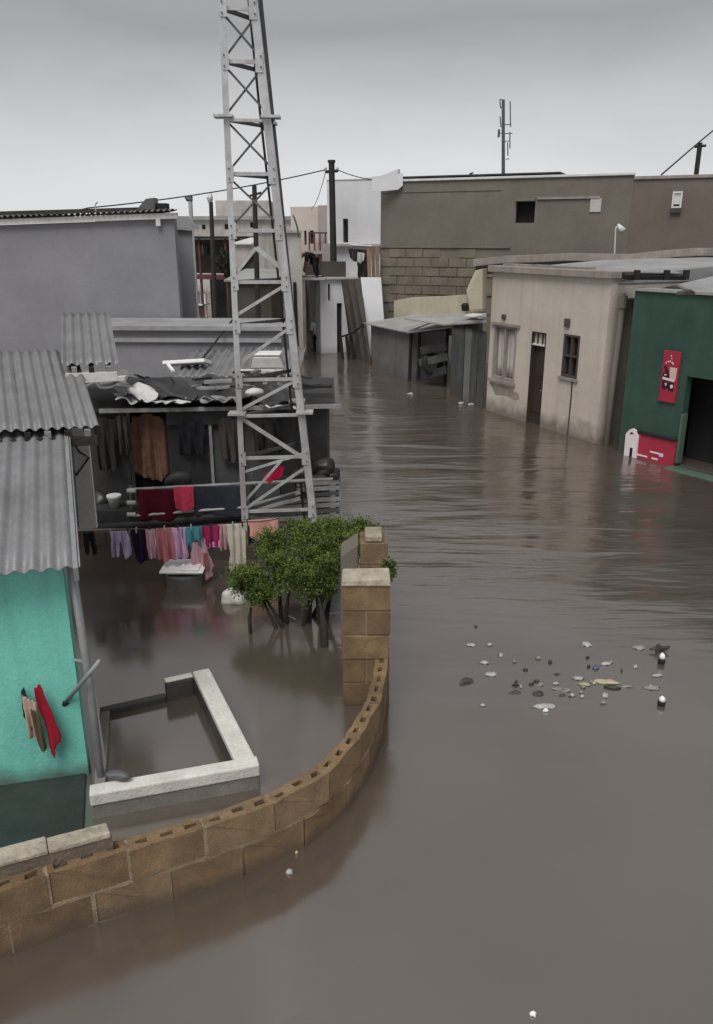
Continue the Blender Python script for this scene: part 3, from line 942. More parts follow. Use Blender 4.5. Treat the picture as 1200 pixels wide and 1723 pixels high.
for px, py in ((690, 560), (705, 556), (752, 552)):
    yy = c1.y - 0.06
    q = at(px, py, yy)
    MB().tube([V((q.x, yy, -0.6)), V((q.x + 0.03, yy, q.z))], 0.045, 8).build('post', M['black'], sh1)
MB().tube([at(682, 560, c1.y - 0.1), at(720, 545, 23.0), at(810, 527, 23.0)], 0.018, 6).build('roof_cable', M['wire'], sh1)

sh2 = thing('dark_tin_shed', 'dark ribbed tin lean-to against the cream house', 'shed', (2.7, 20, 0))
a0 = on_z(757, 664)
a1 = on_z(814, 688)
ztop = at(785, 552, (a0.y + a1.y) / 2).z
nsh = 5
for k in range(nsh):
    p, q = a0.lerp(a1, k / nsh), a0.lerp(a1, (k + 0.96) / nsh)
    corrugated('wall_sheet', V((p.x, p.y, -0.6)), q - p, (0, 0, 1), (q - p).length, ztop + 0.6, M['shed_dark'] if k not in (2,) else M['shed_tin'], sh2, 0.12, 0.02, seed=k)
wall_between(a0 + V((0, 0.05, 0)), a0 + V((0.9, 1.1, 0)), -0.6, ztop, ztop, M['shed_dark'], sh2)
pts = [at(680, 541, 22.4), at(748, 552, 20.9), at(818, 548, 18.4), at(818, 533, 20.6), at(745, 534, 22.9)]
MB().prism([p + V((0, 0, 0.06)) for p in pts], (0, 0, 0.03)).build('roof_sheet', M['shed_roof'], sh2)
pts = [at(780, 540, 20.4) + V((0, 0, 0.12)), at(812, 546, 19.0) + V((0, 0, 0.12)), at(812, 538, 19.9) + V((0, 0, 0.12)), at(795, 536, 20.6) + V((0, 0, 0.12))]
MB().prism(pts, (0, 0, 0.015)).build('roof_patch', M['white_trim'], sh2)
# junk between the sheds: leaning boards and a tyre
for k, (x0, y0, x1, y1) in enumerate([(708, 590, 752, 583), (706, 610, 754, 600), (712, 632, 752, 622)]):
    tag(MB().bar(at(x0, y0, 22.0), at(x1, y1, 21.4), 0.05, 0.2).build('scrap_board', M['tin'] if k != 1 else M['shed_dark']),
        ['topmost dark scrap board propped in the gap between sheds', 'middle scrap board propped in the gap between sheds', 'lowest scrap board propped in the gap between sheds'][k], 'board', 'scrap boards between the sheds')
tc_ = at(728, 612, 21.9)
rings = []
b = MB()
def torus(c, R_, r_, ax, n=20, k=8):
    ax = V(ax).normalized()
    a_ = ax.cross(V((0, 0, 1))).normalized()
    if a_.length < 0.1:
        a_ = V((1, 0, 0))
    q_ = a_.cross(ax)
    bb = MB()
    for i in range(n):
        t = 2 * math.pi * i / n
        d_ = a_ * math.cos(t) + q_ * math.sin(t)
        for j in range(k):
            s_ = 2 * math.pi * j / k
            bb.v.append(V(c) + d_ * (R_ + r_ * math.cos(s_)) + ax * r_ * math.sin(s_))
    for i in range(n):
        for j in range(k):
            i2, j2 = (i + 1) % n, (j + 1) % k
            bb.f.append((i * k + j, i2 * k + j, i2 * k + j2, i * k + j2))
    return bb
tag(torus(tc_, 0.24, 0.09, (0.4, -1, 0.5)).build('old_tyre', M['black'], None, smooth=True), 'old black tyre leaning among boards between the two sheds', 'tyre')
# pale lump at shed foot
for k, (x, y) in enumerate(((776, 680), (792, 682), (690, 664))):
    pebble('foam_scrap', on_z(x, y) + V((0, 0, 0.02)), 0.1, 0.06, 0.04, M['plastic'], ['pale scrap floating at left foot of dark shed', 'pale scrap floating at right foot of dark shed', 'pale scrap floating by corner of grey shed'][k], 'scrap', 'scraps by the sheds', k)

# ---- pale yellow wall behind the sheds
PY = Plane((0.98, 26.2), (3.6, 23.4))
yw = MB().prism([at(663, 506, 26.2), at(690, 501, 25.7), at(740, 499, 24.8), at(786, 496, 24.0), at(786, 560, 24.0), at(663, 580, 26.2)], (0.1, 0.2, 0)).build('yellow_wall', M['yellow_wall'])
tag(yw, 'low pale yellow wall behind the tin sheds', 'wall')
bk = at(783, 516, 23.8)
tag(MB().tube([bk - V((0, 0, 0.12)), bk + V((0, 0, 0.05)), bk + V((0, 0, 0.1))], [0.1, 0.12, 0.07], 12).build('pot', M['black']), 'small dark pot on the roof in front of yellow wall', 'pot')
bk = at(803, 516, 19.4)
tag(MB().hexa([bk + V(p) for p in ((-0.16, -0.1, -0.14), (0.16, -0.1, -0.14), (0.16, 0.12, -0.14), (-0.16, 0.12, -0.14))], [bk + V(p) for p in ((-0.14, -0.08, 0.14), (0.15, -0.1, 0.10), (0.15, 0.1, 0.12), (-0.12, 0.1, 0.16))]).build('sack', M['yellow_wall'], None, bevel=0.04), 'lumpy pale sack on shed roof beside cream house', 'sack')

# ---- aerial mast behind the big building
ab = at(852, 292, 34.0)
an = thing('antenna_mast', 'slim radio mast with small aerials above the brown building roof', 'antenna', V((ab.x, 34, ab.z - 2)))
at_ = at(847, 168, 34.0)
MB().tube([ab - V((0, 0, 2)), at_], [0.075, 0.06], 8).build('mast', M['galv_dark'], an)
mast = lambda y: V((ab.x + (at_.x - ab.x) * (292 - y) / 124, 34, at(850, y, 34).z))
for dx, y0, y1 in ((-0.13, 168, 182), (-0.15, 196, 214), (0.26, 170, 214), (0.2, 222, 250), (0.1, 240, 262)):
    p = mast(y0) + V((dx, 0, 0)); q = mast(y1) + V((dx * 0.9, 0, 0))
    o = MB().tube([p, q], 0.022, 6).build('aerial', M['galv_dark'], an)
for y_, dx in ((168, -0.14), (182, -0.13), (214, -0.15), (210, 0.26), (225, -0.22), (225, 0.3), (238, 0.16), (268, 0.14)):
    MB().tube([mast(y_), mast(y_) + V((dx, 0, 0.02))], 0.018, 6).build('arm', M['galv_dark'], an)
MB().tube([mast(222) + V((-0.22, 0, 0.09)), mast(231) + V((-0.24, 0, 0))], 0.045, 8).build('clamp', M['galv_dark'], an)
q = at(792, 292, 27.0)
tag(MB().tube([q - V((0, 0, 0.25)), q, q + V((0.08, 0, 0.02))], [0.03, 0.04, 0.03], 8).build('roof_vent', M['tin']), 'tiny black vent stub on the brown building roof left of the mast', 'vent')

# pole at right with cable
pb = at(1172, 290, 36.0)
rp_ = thing('utility_pole', 'short dark pole top showing above roof at far right', 'pole', V((pb.x, 36, 0)))
MB().tube([V((pb.x, 36, -0.5)), V((pb.x, 36, at(1172, 240, 36).z))], 0.1, 10).build('pole', M['dark_wood'], rp_)
MB().tube([V((pb.x - 0.2, 36, at(1172, 247, 36).z)), V((pb.x + 0.25, 36, at(1172, 245, 36).z))], 0.05, 8).build('crossarm', M['dark_wood'], rp_)
def wire(name, pts, label, r=0.02, sag=0.0):
    pts = [V(p) for p in pts]
    out_ = []
    for k in range(len(pts) - 1):
        for t in range(10):
            f = t / 10
            out_.append(pts[k].lerp(pts[k + 1], f) - V((0, 0, sag * 4 * f * (1 - f))))
    out_.append(pts[-1])
    return tag(MB().tube(out_, r, 6).build(name, M['wire']), label, 'cable')
wire('cable', [at(1113, 294, 30), at(1172, 243, 35.8), at(1260, 170, 40)], 'dark cable rising steeply past the pole at far right', 0.03)

# ================================================================== END OF THE STREET
# white building
PWH = Plane((-1.05, 30.6), (1.5, 30.0))
wh = thing('white_building', 'tall white rendered building with slit window at street end', 'building', PWH.p(1.2, 0, -3))
slit = PWH.rect(577, 368, 586, 408)
ZW = at(600, 302, 30.3).z
facade('wall', PWH, -0.7, ZW, [slit], M['white_wall'], wh, 0.2)
body(PWH, 5, -0.7, ZW, M['white_wall'], wh, 0.2)
MB().pbox(PWH, slit[0] - 0.1, slit[1] + 0.1, slit[2] - 0.1, slit[3] + 0.1, -0.35, -0.24).build('window', M['glass'], wh)
pr = [(-0.02, ZW + 0.003), (1.2, ZW + 0.02), (2.0, ZW + 0.12), (2.57, ZW + 0.32), (2.57, ZW - 0.28), (2.5, ZW - 0.28), (2.5, ZW + 0.001), ]
MB().prism([PWH.p(a_, c_, 0.03) for a_, c_ in pr], PWH.n * -0.3).build('parapet', M['white_wall'], wh)
MB().pbox(PWH, 0.02, 2.5, ZW - 0.2, ZW - 0.05, -5, -0.22).build('roof', M['grey_roof'], wh)
zl = at(580, 412, 30.3).z
MB().pbox(PWH, 0.15, 2.5, zl - 0.05, zl + 0.03, 0.003, 0.25).build('ledge', M['pale_wall'], wh)

MB().prism([at(626, 301, 27.2), at(678, 291, 27.2), at(678, 312, 27.2), at(670, 319, 27.2), at(637, 322, 27.2), at(626, 322, 27.2)], (0, 0.06, 0)).build('corner_sheet', M['white_wall'], big)
# narrow white shop front at the water with doorway, in front of it
PN = Plane((-1.24, 28.4), (0.35, 28.9))
nw = thing('narrow_white_front', 'narrow white shop front with dark doorway at end of street', 'building', PN.p(0.8, 0, -1))
ZN = at(560, 470, 28.5).z
dn = PN.rect(567, 510, 576, 562)
dn = (dn[0], dn[1], -0.7, dn[3])
wn_ = PN.rect(552, 478, 556, 506)
facade('wall', PN, -0.7, ZN, [dn, wn_], M['white_wall'], nw, 0.15, 0, 1.0)
MB().pbox(PN, dn[0] + 0.02, dn[1] - 0.02, -0.5, dn[3] - 0.02, -0.13, -0.1).build('door', M['black'], nw)
MB().pbox(PN, wn_[0] - 0.02, wn_[1] + 0.02, wn_[2] - 0.02, wn_[3] + 0.02, -0.3, -0.18).build('window', M['glass'], nw)
MB().pbox(PN, -0.1, 2.3, ZN + 0.003, ZN + 0.06, -1.6, 0.12).build('ledge_slab', M['pale_wall'], nw)
MB().pbox(PN, 0.003, 0.15, -0.7, ZN, -1.5, -0.153).build('side_wall', M['white_wall'], nw)
MB().pbox(PN, 0.85, 0.997, -0.7, ZN, -1.5, -0.153).build('side_wall', M['white_wall'], nw)

# dark leaning screen boards and white wall to the right of it
scr = thing('leaning_screen', 'dark leaning board screen between white fronts at street end', 'screen', (0.35, 27.2, 0))
for k in range(3):
    f0, f1 = k / 3, (k + 0.97) / 3
    tp0, tp1 = at(574, 470, 27.6), at(608, 470, 27.2)
    bt0, bt1 = at(594, 600, 27.6), at(628, 618, 25.4)
    p, q, r_, s_ = tp0.lerp(tp1, f0), tp0.lerp(tp1, f1), bt0.lerp(bt1, f1), bt0.lerp(bt1, f0)
    MB().prism([p, q, r_ - V((0, 0, 0.4)), s_ - V((0, 0, 0.4))], (0, 0.05, 0)).build('board', M['dark_wall'], scr)
b0, b1 = at(576, 566, 27.0), at(612, 546, 26.4)
MB().tube([b0, b0.lerp(b1, 0.5) - V((0, 0, 0.08)), b1], 0.03, 8).build('rail', M['black'], scr)
for px in (578, 588, 596):
    q = at(px, 590, 26.9)
    MB().bar(q + V((-0.1, 0, 0.5)), q - V((0, 0, 0.5)), 0.1, 0.05).build('stake', M['black'], scr)
ww = MB().prism([at(607, 467, 27.0), at(641, 467, 27.0), at(648, 560, 26.6), at(650, 600, 26.6), at(622, 600, 26.6)], (0.02, 0.2, 0)).build('white_yard_wall', M['white_wall'])
tag(ww, 'white yard wall beside corner of brown building', 'wall')
# bundle of dark things and planks on the ledge
zk = ZN + 0.06
pk = thing('plank_stack', 'upright brown planks leaning beside brown building corner', 'planks', V((0.7, 27.4, 2.3)))
for k, px in enumerate((622, 629, 636)):
    q0, q1 = at(px, 466, 27.3), at(px - 2, 418 - 2 * k, 27.45)
    MB().bar(q0, q1, 0.12, 0.05).build('plank', mat('plank_%d' % k, [(0.2, 0.135, 0.085), (0.15, 0.1, 0.065), (0.19, 0.14, 0.1)][k], 0.85, 0.3, 4, 0.3), pk)
tn = thing('roof_bundle', 'dark tarp bundle and pale cloth heaped at ledge by planks', 'bundle', at(610, 450, 27.6))
def blob(c, sx, sy, sz, seed):
    rnd = random.Random(seed)
    bm = bmesh.new()
    bmesh.ops.create_icosphere(bm, subdivisions=3, radius=1)
    ks = [(V((rnd.gauss(0, 1), rnd.gauss(0, 1), rnd.gauss(0, 1))).normalized(), rnd.uniform(2, 6), rnd.uniform(0, 6)) for _ in range(5)]
    b = MB()
    for v in bm.verts:
        s_ = 1 + sum(0.085 * math.sin(v.co.dot(k_) * f_ + p_) for k_, f_, p_ in ks)
        b.v.append(V(c) + V((v.co.x * sx, v.co.y * sy, v.co.z * sz)) * s_)
    for f in bm.faces:
        b.f.append(tuple(v.index for v in f.verts))
    bm.free()
    return b
garment('tarp_sheet', at(586, 418, 27.6), at(616, 420, 27.5), 0.42, [(0, 0), (1, 0), (0.95, 0.5), (0.6, 0.8), (0.4, 1), (0.1, 0.7)], M['tarp'], None, None, None, 2, 0.05, 61, parent=tn)
garment('dark_cloth', at(600, 420, 27.7), at(622, 420, 27.7), 0.95, [(0, 0), (1, 0), (1, 0.9), (0.6, 1), (0.1, 0.93)], M['dark_wall'], None, None, None, 2, 0.05, 62, parent=tn)
garment('pale_cloth', at(600, 424, 27.4), at(614, 424, 27.4), 0.36, [(0.1, 0), (1, 0.1), (0.9, 0.7), (0.5, 1), (0.05, 0.8)], M['pale_wall'], None, None, None, 2, 0.04, 63, parent=tn)
MB().tube([at(590, 412, 27.5), at(625, 414, 27.5)], 0.03, 8).build('awning_bar', M['galv'], tn)
# lower wall on the ledge in front of white building
wb = MB().box(at(541, 450, 28.9).x, at(582, 450, 28.9).x, 28.9, 29.1, zk + 0.004, at(560, 440, 28.9).z).build('parapet_wall', M['dark_wall'])
tag(wb, 'dark brown parapet block on the ledge below utility pole', 'wall')
wb = MB().box(at(542, 420, 29.3).x, at(562, 420, 29.3).x, 29.3, 29.5, zk + 0.004, at(560, 410, 29.3).z).build('window_frame_wall', M['tan_side'])
tag(wb, 'brownish wall piece behind the parapet block', 'wall')

# tan block building
PT = Plane((-4.0, 38.2), (-1.2, 37.6))
tb = thing('tan_building', 'tan flat-topped building with three slit windows beyond the mast', 'building', PT.p(1.2, 0, -2))
ZT = at(520, 348, 38).z
uT0 = PT.uz(490, 400)[0]
uT1 = PT.uz(536, 400)[0]
sl = [PT.rect(497, 390, 503, 430), PT.rect(512, 388, 516, 412), PT.rect(521, 388, 528, 410)]
facade('wall', PT, -0.7, ZT, sl, M['tan_wall'], tb, 0.2, uT0, uT1)
for r in sl:
    MB().pbox(PT, r[0], r[1], r[2], r[3], -0.35, -0.24).build('window', M['maroon'], tb)
MB().pbox(PT, uT1 + 0.004, PT.uz(562, 400)[0], -0.7, ZT + 0.05, -3, 0.06).build('side_block', M['tan_side'], tb)
MB().pbox(PT, uT0, uT1, ZT - 0.1, ZT - 0.02, -3, -0.22).build('roof', M['grey_roof'], tb)
MB().pbox(PT, uT0 + 0.003, uT0 + 0.2, -0.7, ZT - 0.12, -3, -0.203).build('side_wall', M['tan_wall'], tb)
zc = PT.uz(530, 425)[1]
MB().pbox(PT, PT.uz(520, 425)[0], PT.uz(561, 425)[0], zc - 0.05, zc + 0.08, 0.09, 0.5).build('balcony_slab', M['tan_side'], tb)
for k in range(5):
    u = PT.uz(524 + 9 * k, 425)[0]
    MB().pbox(PT, u, u + 0.05, zc + 0.08, zc + 0.8, 0.4, 0.45).build('railing_post', M['maroon'], tb)
MB().pbox(PT, PT.uz(524, 425)[0], PT.uz(561, 425)[0], zc + 0.8, zc + 0.86, 0.39, 0.46).build('handrail', M['maroon'], tb)

# pale stained house at left of the alley
PP = Plane((-2.42, 26.2), (-1.72, 26.4))
ph = thing('pale_house', 'pale stained house wall left of the dark alley', 'house', PP.p(0.7, 0, -2))
ZP = at(500, 392, 26).z
facade('wall', PP, -0.7, ZP, [], M['pale_wall'], ph, 0.2)
body(PP, 4, -0.7, ZP, M['pale_wall'], ph, 0.2)
MB().pbox(PP, -0.05, PP.L + 0.05, ZP + 0.003, ZP + 0.08, -4.2, 0.08).build('roof', M['pale_wall'], ph)
ud = PP.uz(499, 520)[0]
MB().tube([PP.p(ud, -0.4, 0.06), PP.p(ud - 0.05, 2.5, 0.06)], 0.05, 8).build('drain_pipe', M['black'], ph)
MB().tube([at(493, 362, 25.6), at(496, 368, 25.6), at(501, 385, 25.6), at(502, 400, 25.6)], 0.025, 6).build('bent_pipe', M['galv_dark'], ph)

# dark alley back
al = MB().box(-2.1, -1.1, 34.2, 34.5, -0.7, 3.0).build('alley_gate', M['dark_wall'])
tag(al, 'dark closed gate at the back of the alley', 'gate')
al = thing('alley_awning', 'dark awning roofing the alley beside white front', 'awning', (-1.5, 30.5, 2.3))
MB().prism([at(512, 468, 28.6), at(545, 468, 28.6), V((-1.2, 33.5, 2.35)), V((-2.3, 33.5, 2.35))], (0, 0, 0.06)).build('roof_sheet', M['tin'], al)
MB().prism([at(512, 470, 28.6), at(516, 470, 28.6), at(521, 548, 28.6), at(513, 575, 28.6)], (0, 0.06, 0)).build('side_curtain', M['dark_wall'], al)

# ---- people
SK = mat('skin', (0.10, 0.06, 0.042), 0.6, 0.1, 5, 0)
CW = cloth('white_shirt', (0.55, 0.55, 0.55))
CB = cloth('black', (0.016, 0.016, 0.018))
def person(base, pose, label, shirt, legs, facing=0.0, k=1.0):
    root = thing('person', label, 'person', base)
    R_ = Matrix.Rotation(facing, 3, 'Z')
    T = lambda p: V(base) + R_ @ (V(p) * k)
    def build(name, js, es, m, root_i=0):
        return skinned(name, [(T(p), (r_ * k if not isinstance(r_, tuple) else (r_[0] * k, r_[1] * k))) for p, r_ in js], es, m, root, root_i)
    J = pose
    # whole body: one continuous skinned mesh (skin), clothing over it
    keys = list(J)
    rad = dict(pelvis=(0.15, 0.11), spine=(0.13, 0.10), chest=(0.17, 0.11), neck=0.055, head=(0.085, 0.10), crown=(0.07, 0.085),
               shl=0.06, ell=0.045, wrl=0.032, hal=0.035, fil=0.02, shr=0.06, elr=0.045, wrr=0.032, har=0.035, fir=0.02,
               hil=0.09, knl=0.065, anl=0.045, tol=0.035, hir=0.09, knr=0.065, anr=0.045, tor=0.035)
    ed = [('pelvis', 'spine'), ('spine', 'chest'), ('chest', 'neck'), ('neck', 'head'), ('head', 'crown'), ('chest', 'shl'), ('shl', 'ell'), ('ell', 'wrl'), ('wrl', 'hal'), ('hal', 'fil'),
          ('chest', 'shr'), ('shr', 'elr'), ('elr', 'wrr'), ('wrr', 'har'), ('har', 'fir'), ('pelvis', 'hil'), ('hil', 'knl'), ('knl', 'anl'), ('anl', 'tol'), ('pelvis', 'hir'), ('hir', 'knr'), ('knr', 'anr'), ('anr', 'tor')]
    build('body', [(J[q], rad[q]) for q in keys], [(keys.index(a_), keys.index(b_)) for a_, b_ in ed], SK, keys.index('pelvis'))
    def sub(names, grow, edges, m, nm):
        js = []
        for q in names:
            r_ = rad[q]
            r_ = (r_[0] + grow, r_[1] + grow) if isinstance(r_, tuple) else r_ + grow
            js.append((J[q], r_))
        build(nm, js, [(names.index(a_), names.index(b_)) for a_, b_ in edges], m)
    sub(['pelvis', 'spine', 'chest', 'shl', 'ell', 'shr', 'elr'], 0.025, [('pelvis', 'spine'), ('spine', 'chest'), ('chest', 'shl'), ('shl', 'ell'), ('chest', 'shr'), ('shr', 'elr')], shirt, 'shirt')
    sub(['pelvis', 'hil', 'knl', 'anl', 'hir', 'knr', 'anr'], 0.02, [('pelvis', 'hil'), ('hil', 'knl'), ('knl', 'anl'), ('pelvis', 'hir'), ('hir', 'knr'), ('knr', 'anr')], legs, 'trousers')
    hc = T(V(J['crown']) + V((0, 0.01, 0.02)))
    blob(hc, 0.095 * k, 0.105 * k, 0.09 * k, 5).build('hair', M['black'], root, smooth=True)
    return root
STAND = dict(pelvis=(0, 0, 0.92), spine=(0, 0, 1.1), chest=(0, 0.0, 1.36), neck=(0, 0, 1.5), head=(0, -0.03, 1.6), crown=(0, -0.01, 1.7),
             shl=(-0.19, 0, 1.4), ell=(-0.24, 0.03, 1.13), wrl=(-0.25, -0.06, 0.89), hal=(-0.25, -0.08, 0.82), fil=(-0.245, -0.1, 0.73),
             shr=(0.19, 0, 1.4), elr=(0.25, 0.03, 1.13), wrr=(0.25, -0.08, 0.9), har=(0.25, -0.1, 0.83), fir=(0.245, -0.12, 0.74),
             hil=(-0.09, 0, 0.88), knl=(-0.1, -0.02, 0.48), anl=(-0.1, 0.02, 0.09), tol=(-0.11, -0.13, 0.03),
             hir=(0.09, 0, 0.88), knr=(0.11, -0.1, 0.49), anr=(0.11, 0.04, 0.1), tor=(0.12, -0.1, 0.03))
pq = at(534, 520, 29.2)
person(V((pq.x, 29.2, -0.45)), STAND, 'person in white shirt wading waist deep in the alley mouth', CW, CB, 0.5, 1.0)
STOOP = dict(pelvis=(0.0, 0.1, 0.62), spine=(-0.06, 0.0, 0.78), chest=(-0.2, -0.1, 0.86), neck=(-0.33, -0.14, 0.84), head=(-0.42, -0.18, 0.78), crown=(-0.5, -0.19, 0.73),
             shl=(-0.2, -0.28, 0.84), ell=(-0.24, -0.32, 0.56), wrl=(-0.3, -0.34, 0.33), hal=(-0.31, -0.35, 0.26), fil=(-0.33, -0.35, 0.18),
             shr=(-0.22, 0.08, 0.86), elr=(-0.3, 0.1, 0.6), wrr=(-0.36, 0.06, 0.36), har=(-0.37, 0.05, 0.29), fir=(-0.39, 0.04, 0.21),
             hil=(0.02, 0.0, 0.6), knl=(0.05, -0.06, 0.32), anl=(0.12, 0.0, 0.06), tol=(0.02, -0.04, 0.03),
             hir=(0.02, 0.18, 0.6), knr=(0.1, 0.16, 0.32), anr=(0.16, 0.2, 0.06), tor=(0.06, 0.18, 0.03))
pq = at(527, 466, 28.5)
person(V((pq.x + 0.05, 28.0, at(527, 467, 28.0).z)), STOOP, 'person in black stooping on the ledge above the alley', CB, CB, 0.0, 0.9)
ld = thing('ledge_beam', 'thin concrete ledge spanning the alley mouth under stooping person', 'ledge', (-1.7, 28.1, 2.3))
MB().box(at(500, 470, 28.1).x, at(548, 470, 28.1).x, 27.75, 28.25, at(527, 467, 28.0).z - 0.07, at(527, 467, 28.0).z - 0.003).build('slab', M['pale_wall'], ld)
MB().box(at(500, 470, 28.1).x, at(514, 470, 28.1).x, 27.8, 28.2, -0.6, at(527, 467, 28.0).z - 0.073).build('pier', M['pale_wall'], ld)

# ---- poles and cables over the street end
up = at(558, 470, 29.3)
pole = thing('utility_pole', 'tall dark utility pole beside the white building', 'pole', V((up.x, 29.3, 0)))
tp = at(558, 272, 29.3)
MB().tube([V((up.x + 0.12, 29.3, -0.5)), tp], [0.13, 0.1], 10).build('pole', M['dark_wood'], pole)
MB().tube([tp - V((0.22, 0, 0.32)), tp + V((0.22, 0, -0.28))], 0.05, 8).build('crossarm', M['dark_wood'], pole)
MB().tube([tp - V((0, 0, 0.03)), tp + V((0, 0, 0.05))], 0.13, 10).build('cap', M['dark_wood'], pole)
for dx in (-0.2, 0.2):
    MB().tube([tp + V((dx, 0, -0.3)), tp + V((dx, 0, -0.18))], 0.04, 8).build('insulator', M['galv'], pole)
wire('cable', [at(-60, 372, 22), at(148, 350, 24), tp + V((-0.2, 0, -0.25))], 'long cable sloping from left rooftop up to the utility pole', 0.02, 0.12)
wire('cable', [tp + V((0.2, 0, -0.25)), at(655, 303, 27.8)], 'short cable from utility pole down to the white building', 0.015, 0.1)
wire('cable', [tp + V((-0.2, 0, -0.3)), at(524, 352, 37)], 'faint cable dropping from utility pole behind the tan building', 0.012, 0.2)

p2 = at(431, 470, 24)
pole2 = thing('utility_pole', 'thin dark pole seen through the lattice mast', 'pole', V((p2.x, 24, 0)))
MB().tube([V((p2.x, 24, -0.5)), at(428, 312, 24)], [0.085, 0.065], 10).build('pole', M['dark_wood'], pole2)
MB().tube([at(419, 330, 24), at(440, 324, 24)], 0.03, 8).build('crossarm', M['dark_wood'], pole2)
p3 = at(356, 500, 34)
sl_ = thing('street_lamp', 'tall street lamp with pointed leaf-shaped head', 'street lamp', V((p3.x, 34, 0)))
MB().tube([V((p3.x + 0.1, 34, -0.5)), at(355, 340, 34)], [0.12, 0.08], 10).build('pole', M['dark_wood'], sl_)
MB().tube([at(354, 343, 34), at(353, 334, 34), at(356, 325, 34)], [0.06, 0.13, 0.02], 10).build('lamp_head', M['galv'], sl_, smooth=True)
p3 = at(322, 380, 28)
sl_ = thing('street_lamp', 'short pale street lamp with round head above grey eave', 'street lamp', V((p3.x, 28, 0)))
MB().tube([V((p3.x, 28, -0.5)), at(320, 334, 28)], 0.07, 10).build('pole', M['galv'], sl_)
blob(at(318, 334, 28), 0.13, 0.1, 0.08, 2).build('lamp_head', M['galv_dark'], sl_, smooth=True)

# ================================================================== LEFT SIDE
# ---- far left: maroon stalls, pale building, tree
PM = Plane((-9.2, 42.0), (-5.6, 41.0))
ms = thing('maroon_stall', 'dark maroon two-storey stall front far behind grey building', 'stall', PM.p(1.8, 0, -1))
zA, zB, zC_ = PM.uz(350, 402)[1], PM.uz(350, 462)[1], PM.uz(350, 470)[1]
for k in range(6):
    u = 0.05 + k * 0.7
    MB().pbox(PM, u, u + 0.1, -0.6, zA, -0.1, 0.0).build('post', M['maroon'], ms)
MB().pbox(PM, -0.1, 3.75, zA + 0.003, zA + 0.12, -2, 0.2).build('roof', M['black'], ms)
MB().pbox(PM, -0.05, 3.72, zC_, zB, -0.2, 0.08).build('balcony_beam', M['maroon'], ms)
MB().pbox(PM, 0.0, 3.7, zB + 0.01, zA - 0.01, -1.4, -1.3).build('upper_wall', M['dark_wall'], ms)
MB().pbox(PM, 1.6, 3.7, -0.6, zC_ - 0.01, -0.9, -0.8).build('lower_screen', M['black'], ms)
swn = MB().pbox(PM, 0.1, 1.4, zB + 0.9, zA - 0.3, -1.2, -1.15).build('window', M['glass'], ms)
for k in range(3):
    MB().pbox(PM, 0.3 + 0.42 * k, 0.33 + 0.42 * k, zB + 0.9, zA - 0.3, -1.14, -1.1).build('glazing_bar', M['pale_wall'], swn)
rnd = random.Random(11)
for k in range(7):
    u = 0.15 + 0.2 * k
    h0 = rnd.uniform(-0.1, 0.15)
    o = MB().pbox(PM, u, u + 0.16, h0, h0 + rnd.uniform(0.5, 1.4), -0.55 + 0.05 * (k % 2), -0.4 + 0.05 * (k % 2)).build('crate', [M['plastic'], M['concrete_tub'], M['white_plastic'], M['dark_wall']][k % 4], None, bevel=0.02)
    tag(o, ['first', 'second', 'third', 'fourth', 'fifth', 'sixth', 'seventh'][k] + ' upright crate from the left at maroon stall foot', 'crate', 'goods at the maroon stall')
MB().pbox(PM, 0.1, 1.55, 0.62, 0.68, -0.7, 0.1).build('counter', M['white_trim'], ms)
# tree
tr = at(383, 440, 39)
tree = thing('dark_tree', 'small dark round-headed tree beside the maroon stall', 'tree', V((tr.x, 39, 0)))
MB().tube([V((tr.x, 39, -0.5)), V((tr.x + 0.05, 39, 1.4)), V((tr.x, 39, 2.4))], [0.14, 0.11, 0.06], 8).build('trunk', M['bark'], tree)
for dx, dz in ((-0.4, 2.9), (0.35, 3.0), (0.0, 3.2)):
    MB().tube([V((tr.x + 0.03, 39, 1.7)), V((tr.x + dx, 39, dz))], [0.06, 0.02], 6).build('limb', M['bark'], tree)
def crown(rnd):
    while True:
        p = V((rnd.uniform(-1, 1), rnd.uniform(-1, 1), rnd.uniform(-1, 1)))
        if p.length < 1 and p.length > 0.3 * rnd.random():
            break
    s_ = 0.8 + 0.2 * math.sin(p.x * 7 + p.z * 5) 
    return V((tr.x, 39, 2.75)) + V((p.x * 0.75, p.y * 0.75, p.z * 0.75)) * s_
leaves('crown', crown, 1500, 0.07, M['leaf_dark'], tree, 4)

PF = Plane((-19, 62), (-3.0, 62))
fb = thing('far_pale_building', 'long pale building with small grilled windows far behind the mast', 'building', PF.p(8, 0, -3))
zf = PF.uz(370, 370)[1]
fw = [PF.rect(378, 377, 387, 386), PF.rect(421, 374, 428, 383), PF.rect(340, 378, 346, 386)]
facade('wall', PF, -0.7, zf, fw, M['pale_wall'], fb, 0.3)
for r in fw:
    wv = MB().pbox(PF, r[0] - 0.05, r[1] + 0.05, r[2] - 0.05, r[3] + 0.05, -0.6, -0.34).build('window', M['glass'], fb)
    for q in (0.33, 0.66):
        u = r[0] + (r[1] - r[0]) * q
        MB().pbox(PF, u - 0.03, u + 0.03, r[2], r[3], -0.25, -0.2).build('grille_bar', M['dark_wall'], wv)
MB().pbox(PF, 0, 16, zf + 0.003, zf + 0.25, -6, 0.3).build('roof', M['grey_roof'], fb)
MB().pbox(PF, 8.5, 12.5, zf + 0.255, zf + 1.4, -6, -2).build('upper_storey', M['pale_wall'], fb)

